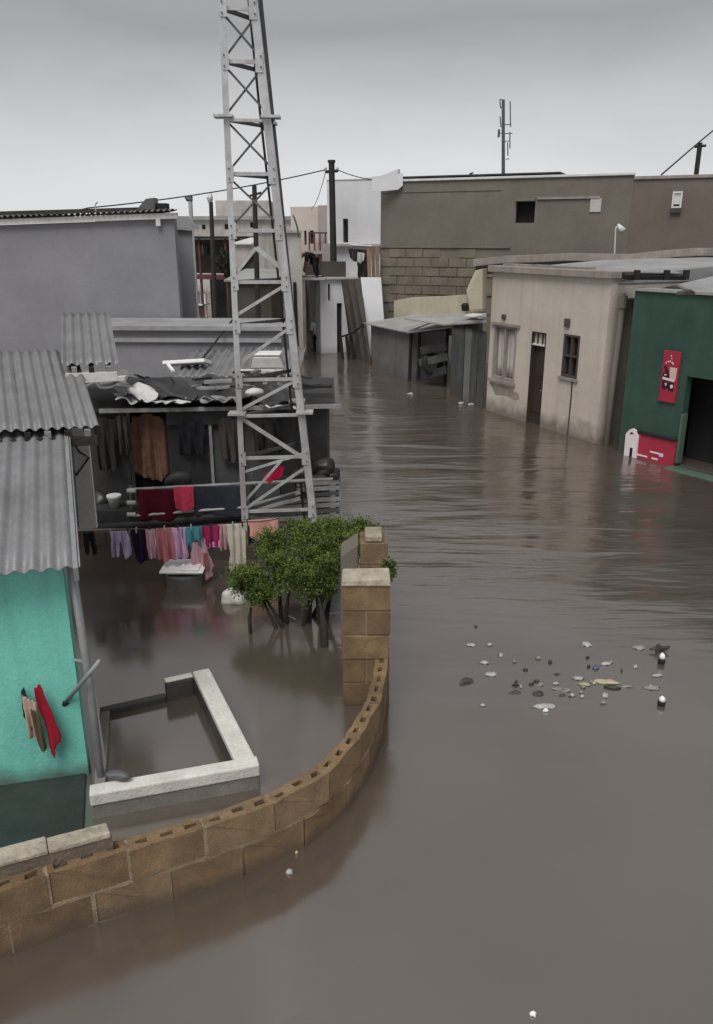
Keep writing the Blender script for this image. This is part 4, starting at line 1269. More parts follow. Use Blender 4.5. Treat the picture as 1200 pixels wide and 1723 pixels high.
# rooftops seen through the mast
def hut(name, label, P, z, depth, m_w, m_r, over=0.15, rise=0.25):
    t = thing(name, label, 'hut', P.p(P.L / 2, 0, -depth / 2))
    facade('wall', P, -0.7, z, [], m_w, t, 0.12)
    body(P, depth, -0.7, z, m_w, t, 0.12)
    a, b_, c_, d_ = P.p(-over, z + 0.01, over), P.p(P.L + over, z + 0.01, over), P.p(P.L + over, z + rise, -depth - over), P.p(-over, z + rise, -depth - over)
    MB().hexa([a, b_, c_, d_], [q + V((0, 0, 0.05)) for q in (a, b_, c_, d_)]).build('roof', m_r, t)
    return t
hut('timber_hut', 'dark timber hut under a pale roof seen through lower mast', Plane((-3.78, 25.0), (-2.55, 24.8)), at(440, 474, 25).z, 2.0, M['dark_wall'], M['shed_roof'])
hh = thing('gabled_hut', 'grey gabled hut roof seen through the mast at mid height', 'hut', (-4.2, 31, 0))
gA, gB, gC = at(398, 458, 31), at(470, 452, 31), at(430, 418, 31)
MB().prism([V((gA.x, 31, -0.6)), V((gB.x, 31, -0.6)), gB, gC, gA], (0, 3, 0)).build('wall', M['dark_wall'], hh)
for p, q in ((gA, gC), (gC, gB)):
    e_ = (q - p).normalized() * 0.15
    MB().prism([p - e_ + V((0, -0.2, 0.02)), q + e_ * 0.3 + V((0, -0.2, 0.02)), q + e_ * 0.3 + V((0, -0.2, 0.09)), p - e_ + V((0, -0.2, 0.09))], (0, 3.4, 0)).build('roof', M['shed_roof'], hh)
hut('flat_hut', 'pale flat-roofed hut behind the gabled hut', Plane((-5.25, 36.5), (-3.2, 36.2)), at(440, 412, 36).z, 3.0, M['pale_wall'], M['white_trim'])

# ---- big grey building
PGR = Plane((-9.0, 16.2), (-3.42, 16.0))
gb = thing('grey_building', 'large blank grey plastered building with corrugated roof at left', 'building', PGR.p(3, 0, -3))
za, zb2 = PGR.uz(10, 386)[1], PGR.uz(305, 368)[1]
MB().hexa([PGR.p(0, -0.7, 0), PGR.p(PGR.L, -0.7, 0), PGR.p(PGR.L, -0.7, -0.2), PGR.p(0, -0.7, -0.2)],
          [PGR.p(0, za, 0), PGR.p(PGR.L, zb2, 0), PGR.p(PGR.L, zb2, -0.2), PGR.p(0, za, -0.2)]).build('wall', M['grey_wall'], gb)
BK = V((-0.30, 0.954, 0))          # the house stands askew: its side runs back to the left
cA = PGR.p(PGR.L - 0.003, 0, -0.203)
cB = cA + BK * 4.6
wall_between(cA, cB, -0.7, zb2 - 0.03, zb2 - 0.03, M['grey_wall'], gb, 'side_wall', -0.2)
MB().box(cB.x - 5.4, cB.x, cB.y + 0.003, cB.y + 0.2, -0.7, za - 0.2).build('back_wall', M['grey_wall'], gb)
sl = (zb2 - za) / PGR.L
def ge(u, dz, o):
    return PGR.p(u, za + sl * u + dz, o)
MB().hexa([ge(-0.1, 0.004, 0.1), ge(PGR.L + 0.1, 0.004, 0.1), ge(PGR.L + 0.1, 0.004, 0.05), ge(-0.1, 0.004, 0.05)],
          [ge(-0.1, 0.10, 0.1), ge(PGR.L + 0.1, 0.10, 0.1), ge(PGR.L + 0.1, 0.10, 0.05), ge(-0.1, 0.10, 0.05)]).build('fascia', M['white_trim'], gb)
ns = 7
for k in range(ns):
    u0 = -0.1 + k * (PGR.L + 0.2) / ns
    corrugated('roof_sheet', ge(u0, 0.15, 0.18), ge(1, 0, 0) - ge(0, 0, 0), (BK.x, BK.y, 0.012), (PGR.L + 0.2) / ns + 0.03, 4.9, M['zinc_old'], gb, 0.11, 0.022, seed=k + 30)
MB().hexa([ge(-0.1, 0.20, -0.9), ge(PGR.L - 0.4, 0.20, -0.9), ge(PGR.L - 0.4, 0.20, -1.1), ge(-0.1, 0.20, -1.1)],
          [ge(-0.1, 0.30, -0.9), ge(PGR.L - 0.4, 0.26, -0.9), ge(PGR.L - 0.4, 0.26, -1.1), ge(-0.1, 0.30, -1.1)]).build('ridge_timber', M['tin'], gb)
MB().pbox(PGR, PGR.L - 0.32, PGR.L - 0.24, zb2 - 0.13, zb2 - 0.01, 0.003, 0.1).build('eave_bracket', M['white_trim'], gb)
bx = ge(PGR.L - 0.55, 0.2, -0.7)
rb = thing('roof_boxes', 'two dark boxes weighing down the grey building roof corner', 'box', bx)
MB().hexa([bx + V(p) for p in ((-0.35, 0, 0), (0.02, 0, 0), (0.02, 0.3, 0), (-0.35, 0.3, 0))], [bx + V(p) for p in ((-0.15, 0, 0.2), (0.02, 0, 0.22), (0.02, 0.3, 0.22), (-0.15, 0.3, 0.2))]).build('wedge_box', M['concrete_tub'], rb, bevel=0.01)
MB().box(bx.x + 0.05, bx.x + 0.25, bx.y, bx.y + 0.25, bx.z - 0.05, bx.z + 0.12).build('small_box', M['black'], rb, bevel=0.01)
MB().tube([ge(PGR.L - 1.6, 0.2, -0.4), ge(PGR.L - 1.6, 0.32, -0.4), ge(PGR.L - 1.55, 0.36, -0.4)], 0.014, 6).build('hook', M['galv'], gb)

# eave piece behind
PE = Plane((-4.0, 19.0), (-3.9, 19.0))
ew = thing('grey_annex', 'small grey annex with pointed eave behind grey building corner', 'annex', (-3.9, 19.5, 0))
xa, xb = at(300, 400, 19).x, at(324, 400, 19).x
zt = at(310, 365, 19).z
MB().prism([V((xa - 1, 19, -0.7)), V((xb, 19, -0.7)), V((xb, 19, at(310, 378, 19).z)), V((xa - 1, 19, at(310, 378, 19).z))], (-0.5, 2, 0)).build('wall', M['grey_wall'], ew)
MB().prism([at(296, 366, 18.9), at(318, 366, 18.9), at(337, 384, 18.9), at(320, 388, 18.9), at(296, 386, 18.9)], (-0.56, 2.2, 0)).build('eave', M['grey_roof'], ew)

# ---- low grey extension in front
PL_ = Plane((-5.1, 14.6), (-1.35, 14.5))
lg = thing('low_grey_house', 'low pale grey flat-roofed house with ledges below big grey wall', 'house', PL_.p(2, 0, -0.7))
ZL = at(330, 556, 14.55).z
facade('wall', PL_, -0.7, ZL, [], M['grey_wall'], lg, 0.2)
MB().pbox(PL_, PL_.L - 0.2, PL_.L - 0.003, -0.7, ZL, -1.35, -0.203).build('side_wall', M['grey_wall'], lg)
pts = [PL_.p(-0.1, ZL + 0.003, 0.1), PL_.p(PL_.L + 0.05, ZL + 0.003, 0.1), PL_.p(PL_.L + 0.05, ZL + 0.003, -1.35), PL_.p(-0.1, ZL + 0.003, -1.35)]
MB().hexa(pts, [p + V((0, 0, 0.09)) for p in pts]).build('roof_slab', M['grey_roof'], lg, bevel=0.01)
MB().pbox(PL_, 0, PL_.L + 0.02, ZL - 0.2, ZL - 0.13, 0.003, 0.06).build('ledge', M['grey_roof'], lg)
MB().pbox(PL_, PL_.L - 0.75, PL_.L - 0.05, ZL - 0.62, ZL - 0.45, 0.003, 0.2).build('window_hood', M['grey_roof'], lg)

# ---- small corrugated lean-to roof in front of it
lt = thing('lean_to', 'small corrugated zinc lean-to roof behind black shack', 'lean-to', (-2.2, 13, 0))
e0, e1_ = at(292, 635, 12.6), at(500, 632, 12.3)
d_ = e1_ - e0
for k in range(3):
    p = e0 + d_ * (k / 3)
    corrugated('roof_sheet', p, d_, V((0.02, 1.6, 0.22)), d_.length / 3 + 0.03, 1.6, M['zinc'], lt, 0.13, 0.022, seed=50 + k)
MB().prism([V((e0.x, 12.7, -0.6)), V((e1_.x, 12.45, -0.6)), V((e1_.x, 12.45, e1_.z - 0.05)), V((e0.x, 12.7, e0.z - 0.05))], (0, 0.08, 0)).build('front_board', M['tin'], lt)
wp0, wp1 = at(280, 612, 13.2), at(350, 608, 13.0)
wbx = thing('white_board', 'white board lying on the lean-to roof', 'board', (wp0 + wp1) / 2)
MB().bar(wp0, wp1, 0.26, 0.06, up=(0, 0.3, 1)).build('plank', M['white_plastic'], wbx, bevel=0.01)
MB().bar(wp0 + V((0.02, -0.05, 0.02)), at(292, 630, 12.7) + V((0, 0, 0.05)), 0.05, 0.03).build('bent_end', M['white_plastic'], wbx)
wt = thing('white_tank', 'white lidded plastic box on lean-to roof behind mast', 'plastic box', at(452, 615, 12.9))
c = at(452, 618, 12.9)
MB().hexa([c + V(p) for p in ((-0.27, -0.2, 0), (0.27, -0.2, 0), (0.27, 0.2, 0), (-0.27, 0.2, 0))], [c + V(p) for p in ((-0.22, -0.17, 0.2), (0.2, -0.17, 0.2), (0.2, 0.17, 0.2), (-0.22, 0.17, 0.2))]).build('body', M['plastic'], wt, bevel=0.03)
MB().box(c.x - 0.23, c.x + 0.21, c.y - 0.18, c.y + 0.18, c.z + 0.203, c.z + 0.24).build('lid', M['white_plastic'], wt, bevel=0.015)
MB().box(c.x - 0.45, c.x + 0.45, c.y - 0.35, c.y - 0.22, c.z - 0.05, c.z + 0.005).build('board', M['white_trim'], wt)
wire('guy_rope', [at(396, 532, 15.2), at(330, 618, 13.0)], 'dark slanting rope from mast height down to white board', 0.018)

# ---- black shack
SK_ = thing('black_shack', 'black tin shack with tarpaulin roof behind the clothes lines', 'shack', (-2.0, 11.2, 0))
PS = Plane((-4.3, 10.5), (-0.42, 10.9))
ZS = at(350, 684, 10.65).z
def sheet(x0, x1, m, name='wall_panel', o=0.0, zlo=-0.6, zhi=None):
    u0, u1 = PS.uz(x0, 760)[0], PS.uz(x1, 760)[0]
    return MB().pbox(PS, u0, u1 - 0.012, zlo, zhi or ZS - 0.03, -0.05 + o, o).build(name, m, SK_)
sheet(90, 218, M['tin'])
sheet(218, 284, M['black'], o=-0.25)
sheet(284, 358, M['tin'], o=0.02)
sheet(358, 412, M['tin_grey'])
sheet(412, 470, M['tin_grey'], o=-0.02)
sheet(470, 552, M['tin'], o=-0.01)
MB().pbox(PS, PS.uz(354, 760)[0], PS.uz(359, 760)[0], -0.6, ZS - 0.05, 0.025, 0.06).build('door_post', M['slat'], SK_)
MB().pbox(PS, PS.uz(285, 760)[0], PS.uz(412, 760)[0], at(350, 700, 10.65).z - 0.12, at(350, 690, 10.65).z, 0.03, 0.08).build('header', M['tin'], SK_)
# right side wall
q0 = PS.p(PS.L, 0, -0.06)
q1 = V((-0.55, 12.6, 0))
wall_between(q0, q1, -0.6, ZS - 0.05, ZS, M['tin_grey'], SK_, 'side_wall', 0.05, 2)
MB().box(-4.2, -0.6, 12.6, 12.66, -0.6, ZS).build('back_wall', M['tin'], SK_)
# roof boards and tarpaulin
pts = [PS.p(0, ZS, 0.1), PS.p(PS.L + 0.12, ZS, 0.12), V((-0.35, 12.3, ZS + 0.12)), V((-4.2, 12.3, ZS + 0.12))]
MB().hexa([p - V((0, 0, 0.04)) for p in pts], pts).build('roof_deck', M['tin'], SK_)
# eave corner sticking out to the street
MB().prism([at(498, 682, 10.75), at(552, 689, 10.75), at(535, 664, 12.0), at(500, 650, 12.3)], (0, 0, 0.04)).build('eave_sheet', M['tarp'], SK_)
MB().bar(PS.p(0.9, ZS - 0.02, 0.14), PS.p(PS.L + 0.2, ZS - 0.02, 0.14), 0.05, 0.05).build('eave_batten', M['slat'], SK_)
def tarp(name, x0, x1, y0, y1, Y0, Y1, m, seed, amp=0.06):
    rnd = random.Random(seed)
    ks = [(rnd.uniform(3, 15), rnd.uniform(2, 9), rnd.uniform(0, 6)) for _ in range(7)]
    A, B = at(x0, y1, Y0), at(x1, y1, Y0)
    C, D = at(x0, y0, Y1), at(x1, y0, Y1)
    def fn(a, b):
        p = A.lerp(B, a).lerp(C.lerp(D, a), b)
        h = sum(math.sin(k0 * a + k1 * b + ph_) for k0, k1, ph_ in ks) / 7
        h2 = abs(math.sin(6 * a + 3 * b + seed)) ** 3
        e_ = 0.06 * math.sin(a * 17 + seed) * (1 - b)
        return p + V((0.03 * math.sin(b * 11), e_, amp * (h + 0.6 * h2) + 0.02))
    return MB().grid(fn, 46, 18).build(name, m, SK_, smooth=True, solid=0.01)
tarp('tarpaulin', 210, 330, 640, 676, 10.5, 12.1, M['tarp'], 1, 0.08)
tarp('tarpaulin', 290, 420, 642, 680, 10.5, 12.0, M['tarp'], 2, 0.09)
tarp('tarpaulin', 400, 505, 645, 684, 10.6, 12.0, M['tarp'], 3, 0.07)
tarp('white_liner', 196, 262, 652, 678, 10.42, 11.2, M['white_trim'], 4, 0.05)
tarp('white_liner', 262, 318, 676, 681, 10.4, 10.6, M['white_trim'], 5, 0.03)
tarp('white_liner', 340, 400, 672, 679, 10.42, 10.7, M['zinc'], 6, 0.04)
tarp('white_liner', 440, 500, 682, 689, 10.5, 10.8, M['white_trim'], 7, 0.02)
rnd = random.Random(21)
for k in range(7):
    px = rnd.uniform(300, 490)
    a_ = at(px, 655 + rnd.uniform(0, 15), 11.2) + V((0, 0, 0.1))
    MB().bar(a_, a_ + V((rnd.uniform(0.25, 0.6), rnd.uniform(-0.2, 0.2), 0.02)), 0.07, 0.04).build('roof_lath', rnd.choice([M['slat'], M['tin'], M['dark_wood']]), SK_)
blob(at(427, 668, 10.9) + V((0, 0, 0.06)), 0.12, 0.1, 0.06, 8).build('white_bag', M['white_trim'], SK_, smooth=True)
# tarpaulin patches top-left
tarp('tarpaulin', 130, 215, 628, 655, 10.3, 11.5, M['zinc_old'], 9, 0.05)
MB().bar(at(135, 640, 10.5), at(212, 636, 10.5), 0.12, 0.05).build('eave_batten', M['white_trim'], SK_)

# brown curtain in the doorway
garment('door_curtain', PS.p(PS.uz(216, 760)[0], at(250, 700, 10.6).z, -0.12), PS.p(PS.uz(286, 760)[0], at(250, 700, 10.6).z, -0.12), 0.95, [(0.12, 0.05), (0.5, 0), (0.9, 0.08), (1, 0.5), (0.97, 0.9), (0.7, 1), (0.3, 0.97), (0.06, 0.86), (0, 0.4)],
        cloth('brown', (0.21, 0.115, 0.08), 0.35), 'brown cloth hanging in dark shack doorway', 'curtain', None, 2.5, 0.035, 1)
# yard clutter below the curtain
tub = at(192, 838, 9.9)
tb_ = thing('white_bucket', 'small white round bucket at the left of the shack front', 'bucket', tub - V((0, 0, 0.1)))
MB().tube([tub - V((0, 0, 0.12)), tub, tub + V((0, 0, 0.02))], [0.06, 0.085, 0.09], 14).build('pail', M['plastic'], tb_, smooth=True)
MB().tube([tub + V((0, 0, 0.02)), tub + V((0, 0, 0.04))], 0.095, 14).build('lid', M['white_plastic'], tb_)
MB().box(tub.x - 0.25, tub.x + 0.6, tub.y - 0.15, tub.y + 0.3, -0.5, tub.z - 0.125).build('stand', M['tin'], tb_)

# ---- rail with blankets in front of shack
YR = 9.8
rail = thing('yard_rail', 'dark sloping rail on posts in front of black shack', 'rail', (-2.2, YR, 0))
r0, r1 = at(150, 886, YR), at(420, 862, YR)
MB().tube([r0, r0.lerp(r1, 0.5) - V((0, 0, 0.03)), r1], 0.07, 10).build('bottom_rail', M['tin'], rail, smooth=True)
t0, t1 = at(218, 824, YR), at(560, 806, YR + 0.2)
MB().tube([t0, t1], 0.022, 8).build('top_rail', M['slat'], rail)
m0, m1 = at(225, 868, YR - 0.05), at(412, 853, YR - 0.05)
MB().tube([m0, m1], 0.02, 8).build('middle_rail', M['galv'], rail)
for px in (222, 412):
    q = at(px, 850, YR)
    MB().tube([V((q.x, YR + 0.03, -0.6)), V((q.x, YR + 0.03, t0.z + 0.04))], 0.03, 8).build('post', M['galv_dark'], rail)
for k in range(3):
    q = at(221, 826 + 20 * k, YR - 0.06)
    MB().tube([q - V((0.05, 0, 0)), q + V((0.06, 0, 0))], 0.03, 8).build('pipe_clamp', M['plastic'], rail)
MB().prism([V((r0.x, YR + 0.12, -0.5)), V((r1.x, YR + 0.12, -0.5)), V((r1.x, YR + 0.12, r1.z + 0.05)), V((r0.x, YR + 0.12, r0.z + 0.05))], (0, 0.05, 0)).build('kick_board', M['tin'], rail)
def on_rail(x0, x1, y):
    return at(x0, y, YR - 0.06), at(x1, y, YR - 0.06)
a_, b_ = on_rail(230, 294, 823)
garment('blanket', a_, b_, 0.42, RECT, cloth('maroon', (0.085, 0.006, 0.018), 0.15), 'dark maroon blanket draped over the yard rail', 'blanket', None, 1.5, 0.012, 2)
a_, b_ = on_rail(326, 408, 818)
garment('blanket', a_, b_, 0.40, RECT, cloth('navy_grey', (0.035, 0.038, 0.052), 0.2), 'dark grey-blue blanket draped over the yard rail', 'blanket', None, 1.2, 0.012, 3)
a_, b_ = at(292, 819, YR - 0.13), at(325, 818, YR - 0.13)
pk_ = mat('cloth_pink_print', (0.55, 0.045, 0.10), 0.9, 0.2, 20, 0.2)
garment('patterned_cloth', a_, b_, 0.33, [(0, 0), (1, 0), (0.98, 0.9), (0.8, 1), (0.3, 0.98), (0.03, 0.93)], pk_, 'bright pink patterned cloth draped over the yard rail', 'cloth', None, 1.5, 0.012, 4)
fl = bpy.data.objects[-1] if False else None

# ---- slatted pallet fence at the street edge
pf = thing('slat_fence', 'grey slatted pallet fence at street edge beside mast foot', 'fence', (-0.8, 10.2, 0))
rnd = random.Random(8)
for k in range(8):
    y = 803 + k * 9.5
    a_, b_ = at(424 + rnd.uniform(-6, 6), y + 6, 9.95), at(570, y - 2, 10.35)
    if k in (1, 2):
        a_ = at(500, y + 2, 10.1)
    MB().bar(a_, b_, 0.025, 0.052 + 0.01 * rnd.random()).build('slat', M['slat'] if k % 3 else M['galv_dark'], pf)
for px in (424, 500, 540, 569):
    t = (px - 424) / 146
    yy = 10.0 + 0.42 * t
    q = at(px, 830, yy)
    MB().box(q.x - 0.03, q.x + 0.03, yy, yy + 0.06, -0.6, at(px, 798 - 6 * t, yy).z).build('post', M['galv_dark'], pf)
q = pf
MB().bar(at(572, 795, 10.4), at(571, 870, 10.4), 0.03, 0.04).build('end_post', M['slat'], pf)
for k, (x, y) in enumerate(((455, 845), (470, 836))):
    MB().bar(at(428, 858 - k * 8, 9.9), at(505, 838 - 10 * k, 10.1), 0.03, 0.05).build('slat', M['galv'], pf)
bgs = [(543, 786, 0.16, 'large black rubbish bag on top of the slat fence'), (560, 797, 0.10, 'small black rubbish bag at the end of slat fence')]
for k, (x, y, s_, lb) in enumerate(bgs):
    tag(blob(at(x, y, 10.35), s_, s_ * 0.8, s_ * 0.85, 30 + k).build('rubbish_bag', M['tarp'], None, smooth=True), lb, 'bag', 'black bags on the slat fence')
garment('red_cloth', at(444, 792, 9.92), at(478, 780, 9.98), 0.19, [(0, 0.3), (0.75, 0), (1, 0.3), (0.9, 0.85), (0.2, 1), (0.02, 0.8)], cloth('crimson', (0.55, 0.02, 0.07), 0.15), 'crimson cloth hung behind mast foot on slat fence', 'cloth', None, 1.2, 0.015, 6)

# ---- clothes line
YL = 8.35
l0, l1 = at(125, 895, YL), at(416, 878, YL + 0.35)
wire('clothes_line', [l0, l1, at(470, 872, YL + 0.7)], 'thin clothes line sagging from house to the mast', 0.006, 0.015)
def line_pt(px):
    t = (px - 125) / (416 - 125)
    return at(px, 895 - 17 * t + 2, YL + 0.35 * t - 0.01)
def hang(name, x0, x1, y1, outline, col, label, cat, seed, dy=0, folds=2.0, amp=0.024):
    a_, b_ = line_pt(x0) + V((0, -0.02 * (seed % 2), -dy)), line_pt(x1) + V((0, -0.02 * (seed % 2), -dy))
    ym = (x0 + x1) / 2
    drop = (a_.z + b_.z) / 2 - at(ym, y1, (a_.y + b_.y) / 2).z
    return garment(name, a_, b_, drop, outline, cloth(name + str(seed), col), label, cat, 'washing on the clothes line', folds, amp, seed)
hang('trousers', 138, 160, 932, TROUSERS, (0.02, 0.018, 0.018), 'black trousers at the left end of the clothes line', 'trousers', 12)
hang('trousers', 184, 219, 938, TROUSERS, (0.58, 0.48, 0.68), 'lavender child trousers on the clothes line', 'trousers', 1, 0, 2.6, 0.03)
hang('trousers', 216, 245, 946, [(0.1, 0), (1, 0), (1, 1), (0.3, 1)], (0.022, 0.012, 0.04), 'dark navy trousers on the clothes line', 'trousers', 2)
hang('leggings', 243, 262, 941, [(0.1, 0), (0.95, 0), (1, 0.5), (0.85, 0.95), (0.6, 1), (0.3, 0.97), (0.1, 0.6)], (0.62, 0.38, 0.45), 'pale pink folded leggings on the clothes line', 'leggings', 3)
hang('towel', 261, 293, 943, RECT, (0.50, 0.19, 0.21), 'dusty red towel on the clothes line', 'towel', 4)
hang('shirt', 289, 314, 940, RECT, (0.58, 0.36, 0.55), 'lilac pink top on the clothes line', 'shirt', 5)
hang('shirt', 306, 341, 925, [(0, 0), (1, 0), (1, 0.9), (0.85, 1), (0.78, 0.6), (0.62, 0.55), (0.55, 0.95), (0.4, 0.95), (0.3, 0.6), (0.2, 1), (0.04, 0.95)], (0.07, 0.26, 0.30), 'teal shirt with drooping sleeves on the clothes line', 'shirt', 7, 0, 2.5)
hang('dress', 314, 356, 984, [(0.1, 0.3), (0.7, 0.2), (0.8, 0.45), (1, 0.72), (0.88, 0.78), (0.95, 0.86), (0.62, 0.9), (0.5, 0.96), (0.35, 0.8), (0.2, 1), (0.08, 0.92)], (0.56, 0.33, 0.38), 'mauve pink dress hanging lowest on the clothes line', 'dress', 6, 0, 2)
hang('blouse', 340, 370, 920, [(0, 0), (1, 0), (1, 0.6), (0.8, 0.95), (0.4, 1), (0.0, 0.8)], (0.30, 0.025, 0.10), 'magenta blouse with pink frill on the clothes line', 'blouse', 9, 0, 2.2, 0.02)
hang('frill', 343, 372, 922, [(0, 0.72), (0.4, 0.8), (0.8, 0.6), (1, 0.7), (0.85, 0.95), (0.5, 1), (0.1, 0.95)], (0.62, 0.24, 0.42), 'pink frilled scarf in front of magenta blouse', 'scarf', 11, 0.0, 3, 0.02)
hang('cloth', 366, 380, 924, RECT, (0.50, 0.30, 0.31), 'narrow rosy cloth beside cream trousers on line', 'cloth', 10)
hang('trousers', 377, 412, 962, [(0, 0), (1, 0), (1, 0.95), (0.75, 0.9), (0.55, 0.88), (0.3, 1), (0.1, 0.96), (0.25, 0.6), (0.1, 0.3)], (0.54, 0.50, 0.42), 'cream trousers hanging beside the mast leg', 'trousers', 8, 0, 3, 0.02)
a_, b_ = at(417, 875, 9.0), at(468, 872, 9.1)
garment('pillowcase', a_, b_, 0.28, [(0, 0), (1, 0.02), (0.98, 0.5), (0.75, 0.95), (0.3, 1), (0.06, 0.8)], cloth('salmon', (0.60, 0.31, 0.26)), 'salmon pink pillowcase hanging between the mast legs', 'pillowcase', None, 1.4, 0.012, 15)
garment('sock', at(352, 930, YL + 0.2), at(340, 930, YL + 0.2), 0.25, [(0.2, 0), (0.8, 0), (1, 0.7), (0.6, 1), (0.1, 0.8)], cloth('brick', (0.25, 0.11, 0.09)), 'brick red sock pinned low beside the mauve dress', 'sock', None, 1, 0.01, 16)
for k, px in enumerate((186, 215, 230, 252, 277, 300, 322, 355, 392, 408)):
    p = line_pt(px)
    tag(MB().box(p.x - 0.006, p.x + 0.006, p.y - 0.03, p.y + 0.01, p.z - 0.035, p.z + 0.025).build('clothes_peg', M['dark_wood'] if k % 2 else M['plastic']), ['pale', 'dark'][k % 2] + ' clothes peg over ' + ['the left leg of lavender trousers', 'the right leg of lavender trousers', 'the dark navy trousers', 'the pale pink leggings', 'the dusty red towel', 'the lilac pink top', 'the teal shirt', 'the magenta blouse', 'the middle of cream trousers', 'the right edge of cream trousers'][k], 'peg', 'clothes pegs')

# white wash basin on a drum behind the washing
wbp = at(312, 975, 8.6)
wb_ = thing('wash_tub', 'white plastic tub standing on a dark drum in flood', 'tub', V((wbp.x, 8.6, 0)))
zt_ = at(312, 955, 8.6).z
MB().hexa([V((wbp.x + a, 8.6 + b, 0.155)) for a, b in ((-0.17, -0.14), (0.17, -0.14), (0.17, 0.14), (-0.17, 0.14))],
          [V((wbp.x + a, 8.6 + b, zt_)) for a, b in ((-0.23, -0.18), (0.23, -0.18), (0.23, 0.18), (-0.23, 0.18))]).build('tub', M['white_trim'], wb_, bevel=0.03)
MB().box(wbp.x - 0.25, wbp.x + 0.25, 8.4, 8.8, zt_ + 0.002, zt_ + 0.03).build('rim', M['white_plastic'], wb_, bevel=0.012)
MB().box(wbp.x - 0.02, wbp.x + 0.2, 8.42, 8.7, zt_ + 0.032, zt_ + 0.05).build('folded_cloth', M['white_plastic'], wb_, bevel=0.01)
MB().tube([V((wbp.x, 8.6, -0.5)), V((wbp.x, 8.6, 0.15))], [0.2, 0.22], 18).build('drum', M['concrete_tub'], wb_, smooth=False, bevel=0.02)
sp_ = on_z(391, 1014)
tag(blob(sp_ + V((0, 0.05, 0.03)), 0.125, 0.09, 0.1, 41).build('white_stone', M['white_stone'], None, smooth=True), 'squarish white stone sticking out of water left of bush', 'stone')

# ---- lattice mast
MZ = lambda y: at(400, y, 9.35).z
L0, L1 = V((-1.42, 9.35, 0)), V((-1.40, 9.35, 5.9))
R0, R1 = V((-0.45, 9.45, 0)), V((-0.99, 9.40, 5.9))
K0, K1 = V((-0.62, 10.25, 0)), V((-1.06, 9.85, 5.9))
def leg(a_, b_, z):
    return a_.lerp(b_, z / 5.9)
mast_ = thing('lattice_mast', 'tall tapering galvanised lattice mast rising from the green bush', 'mast', V((-0.9, 9.6, 0)))
TOP = 8.2
def angle_leg(a_, b_, w_, sx, sy, z0, z1, m=M['galv']):
    """an L section: two flanges"""
    p, q = leg(a_, b_, z0), leg(a_, b_, z1)
    b = MB()
    b.hexa([p, p + V((sx * w_, 0, 0)), p + V((sx * w_, sy * 0.012, 0)), p + V((0, sy * 0.012, 0))], [q, q + V((sx * w_, 0, 0)), q + V((sx * w_, sy * 0.012, 0)), q + V((0, sy * 0.012, 0))])
    b.hexa([p + V((0, sy * 0.013, 0)), p + V((sx * 0.012, sy * 0.013, 0)), p + V((sx * 0.012, sy * w_, 0)), p + V((0, sy * w_, 0))],
           [q + V((0, sy * 0.013, 0)), q + V((sx * 0.012, sy * 0.013, 0)), q + V((sx * 0.012, sy * w_, 0)), q + V((0, sy * w_, 0))])
    return b.build('leg', m, mast_)
zf1, zf2 = MZ(697), MZ(196)
for z0, z1 in ((-0.6, zf1 - 0.01), (zf1 + 0.02, zf2 - 0.01), (zf2 + 0.02, TOP)):
    angle_leg(L0, L1, 0.065, 1, 1, z0, z1)
    angle_leg(R0, R1, 0.085, -1, 1, z0, z1)
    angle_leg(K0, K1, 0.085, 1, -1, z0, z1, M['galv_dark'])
# flange plates at section joints
for z in (zf1, zf2):
    for a_, b_ in ((L0, L1), (R0, R1), (K0, K1)):
        p = leg(a_, b_, z)
        MB().box(p.x - 0.1, p.x + 0.1, p.y - 0.06, p.y + 0.12, z - 0.008, z + 0.018).build('flange', M['galv'], mast_)
    p, q, r_ = leg(L0, L1, z), leg(R0, R1, z), leg(K0, K1, z)
    MB().bar(p + V((0.02, 0.03, -0.03)), q + V((-0.02, 0.03, -0.03)), 0.05, 0.03).build('joint_brace', M['galv'], mast_)
    MB().bar(q + V((0, 0.05, -0.03)), r_ + V((0, -0.05, -0.03)), 0.05, 0.03).build('joint_brace', M['galv_dark'], mast_)
    MB().bar(p + V((0.04, 0.05, -0.03)), r_ + V((-0.03, -0.02, -0.03)), 0.04, 0.03).build('joint_brace', M['galv_dark'], mast_)
lev = [MZ(y) for y in (862, 772, 640, 548, 475, 388, 292, 102, 12)]
lev += [6.55, 7.2, 7.85]
def strut(p, q, w_=0.035, m=None, name='horizontal_brace'):
    return MB().bar(p, q, w_ * 0.5, w_, up=(0, 0, 1)).build(name, m or M['galv'], mast_)
for z in lev:
    p, q, r_ = leg(L0, L1, z) + V((0.03, 0.025, 0)), leg(R0, R1, z) + V((-0.03, 0.025, 0)), leg(K0, K1, z)
    strut(p, q, 0.038)
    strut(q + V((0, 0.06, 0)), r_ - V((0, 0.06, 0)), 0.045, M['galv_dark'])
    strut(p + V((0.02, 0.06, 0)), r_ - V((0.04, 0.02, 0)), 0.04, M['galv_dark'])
    # gusset plates
    MB().box(p.x - 0.015, p.x + 0.055, p.y - 0.035, p.y - 0.028, z - 0.085, z + 0.085).build('gusset', M['galv'], mast_)
    MB().box(q.x - 0.065, q.x + 0.015, q.y - 0.035, q.y - 0.028, z - 0.10, z + 0.10).build('gusset', M['galv'], mast_)
allz = sorted(lev + [zf1, zf2])
def diag(zl, zr, w_=0.03, off=0.035, m=None):
    p, q = leg(L0, L1, zl) + V((0.05, off, 0)), leg(R0, R1, zr) + V((-0.05, off, 0))
    strut(p, q, w_, m, 'diagonal_brace')
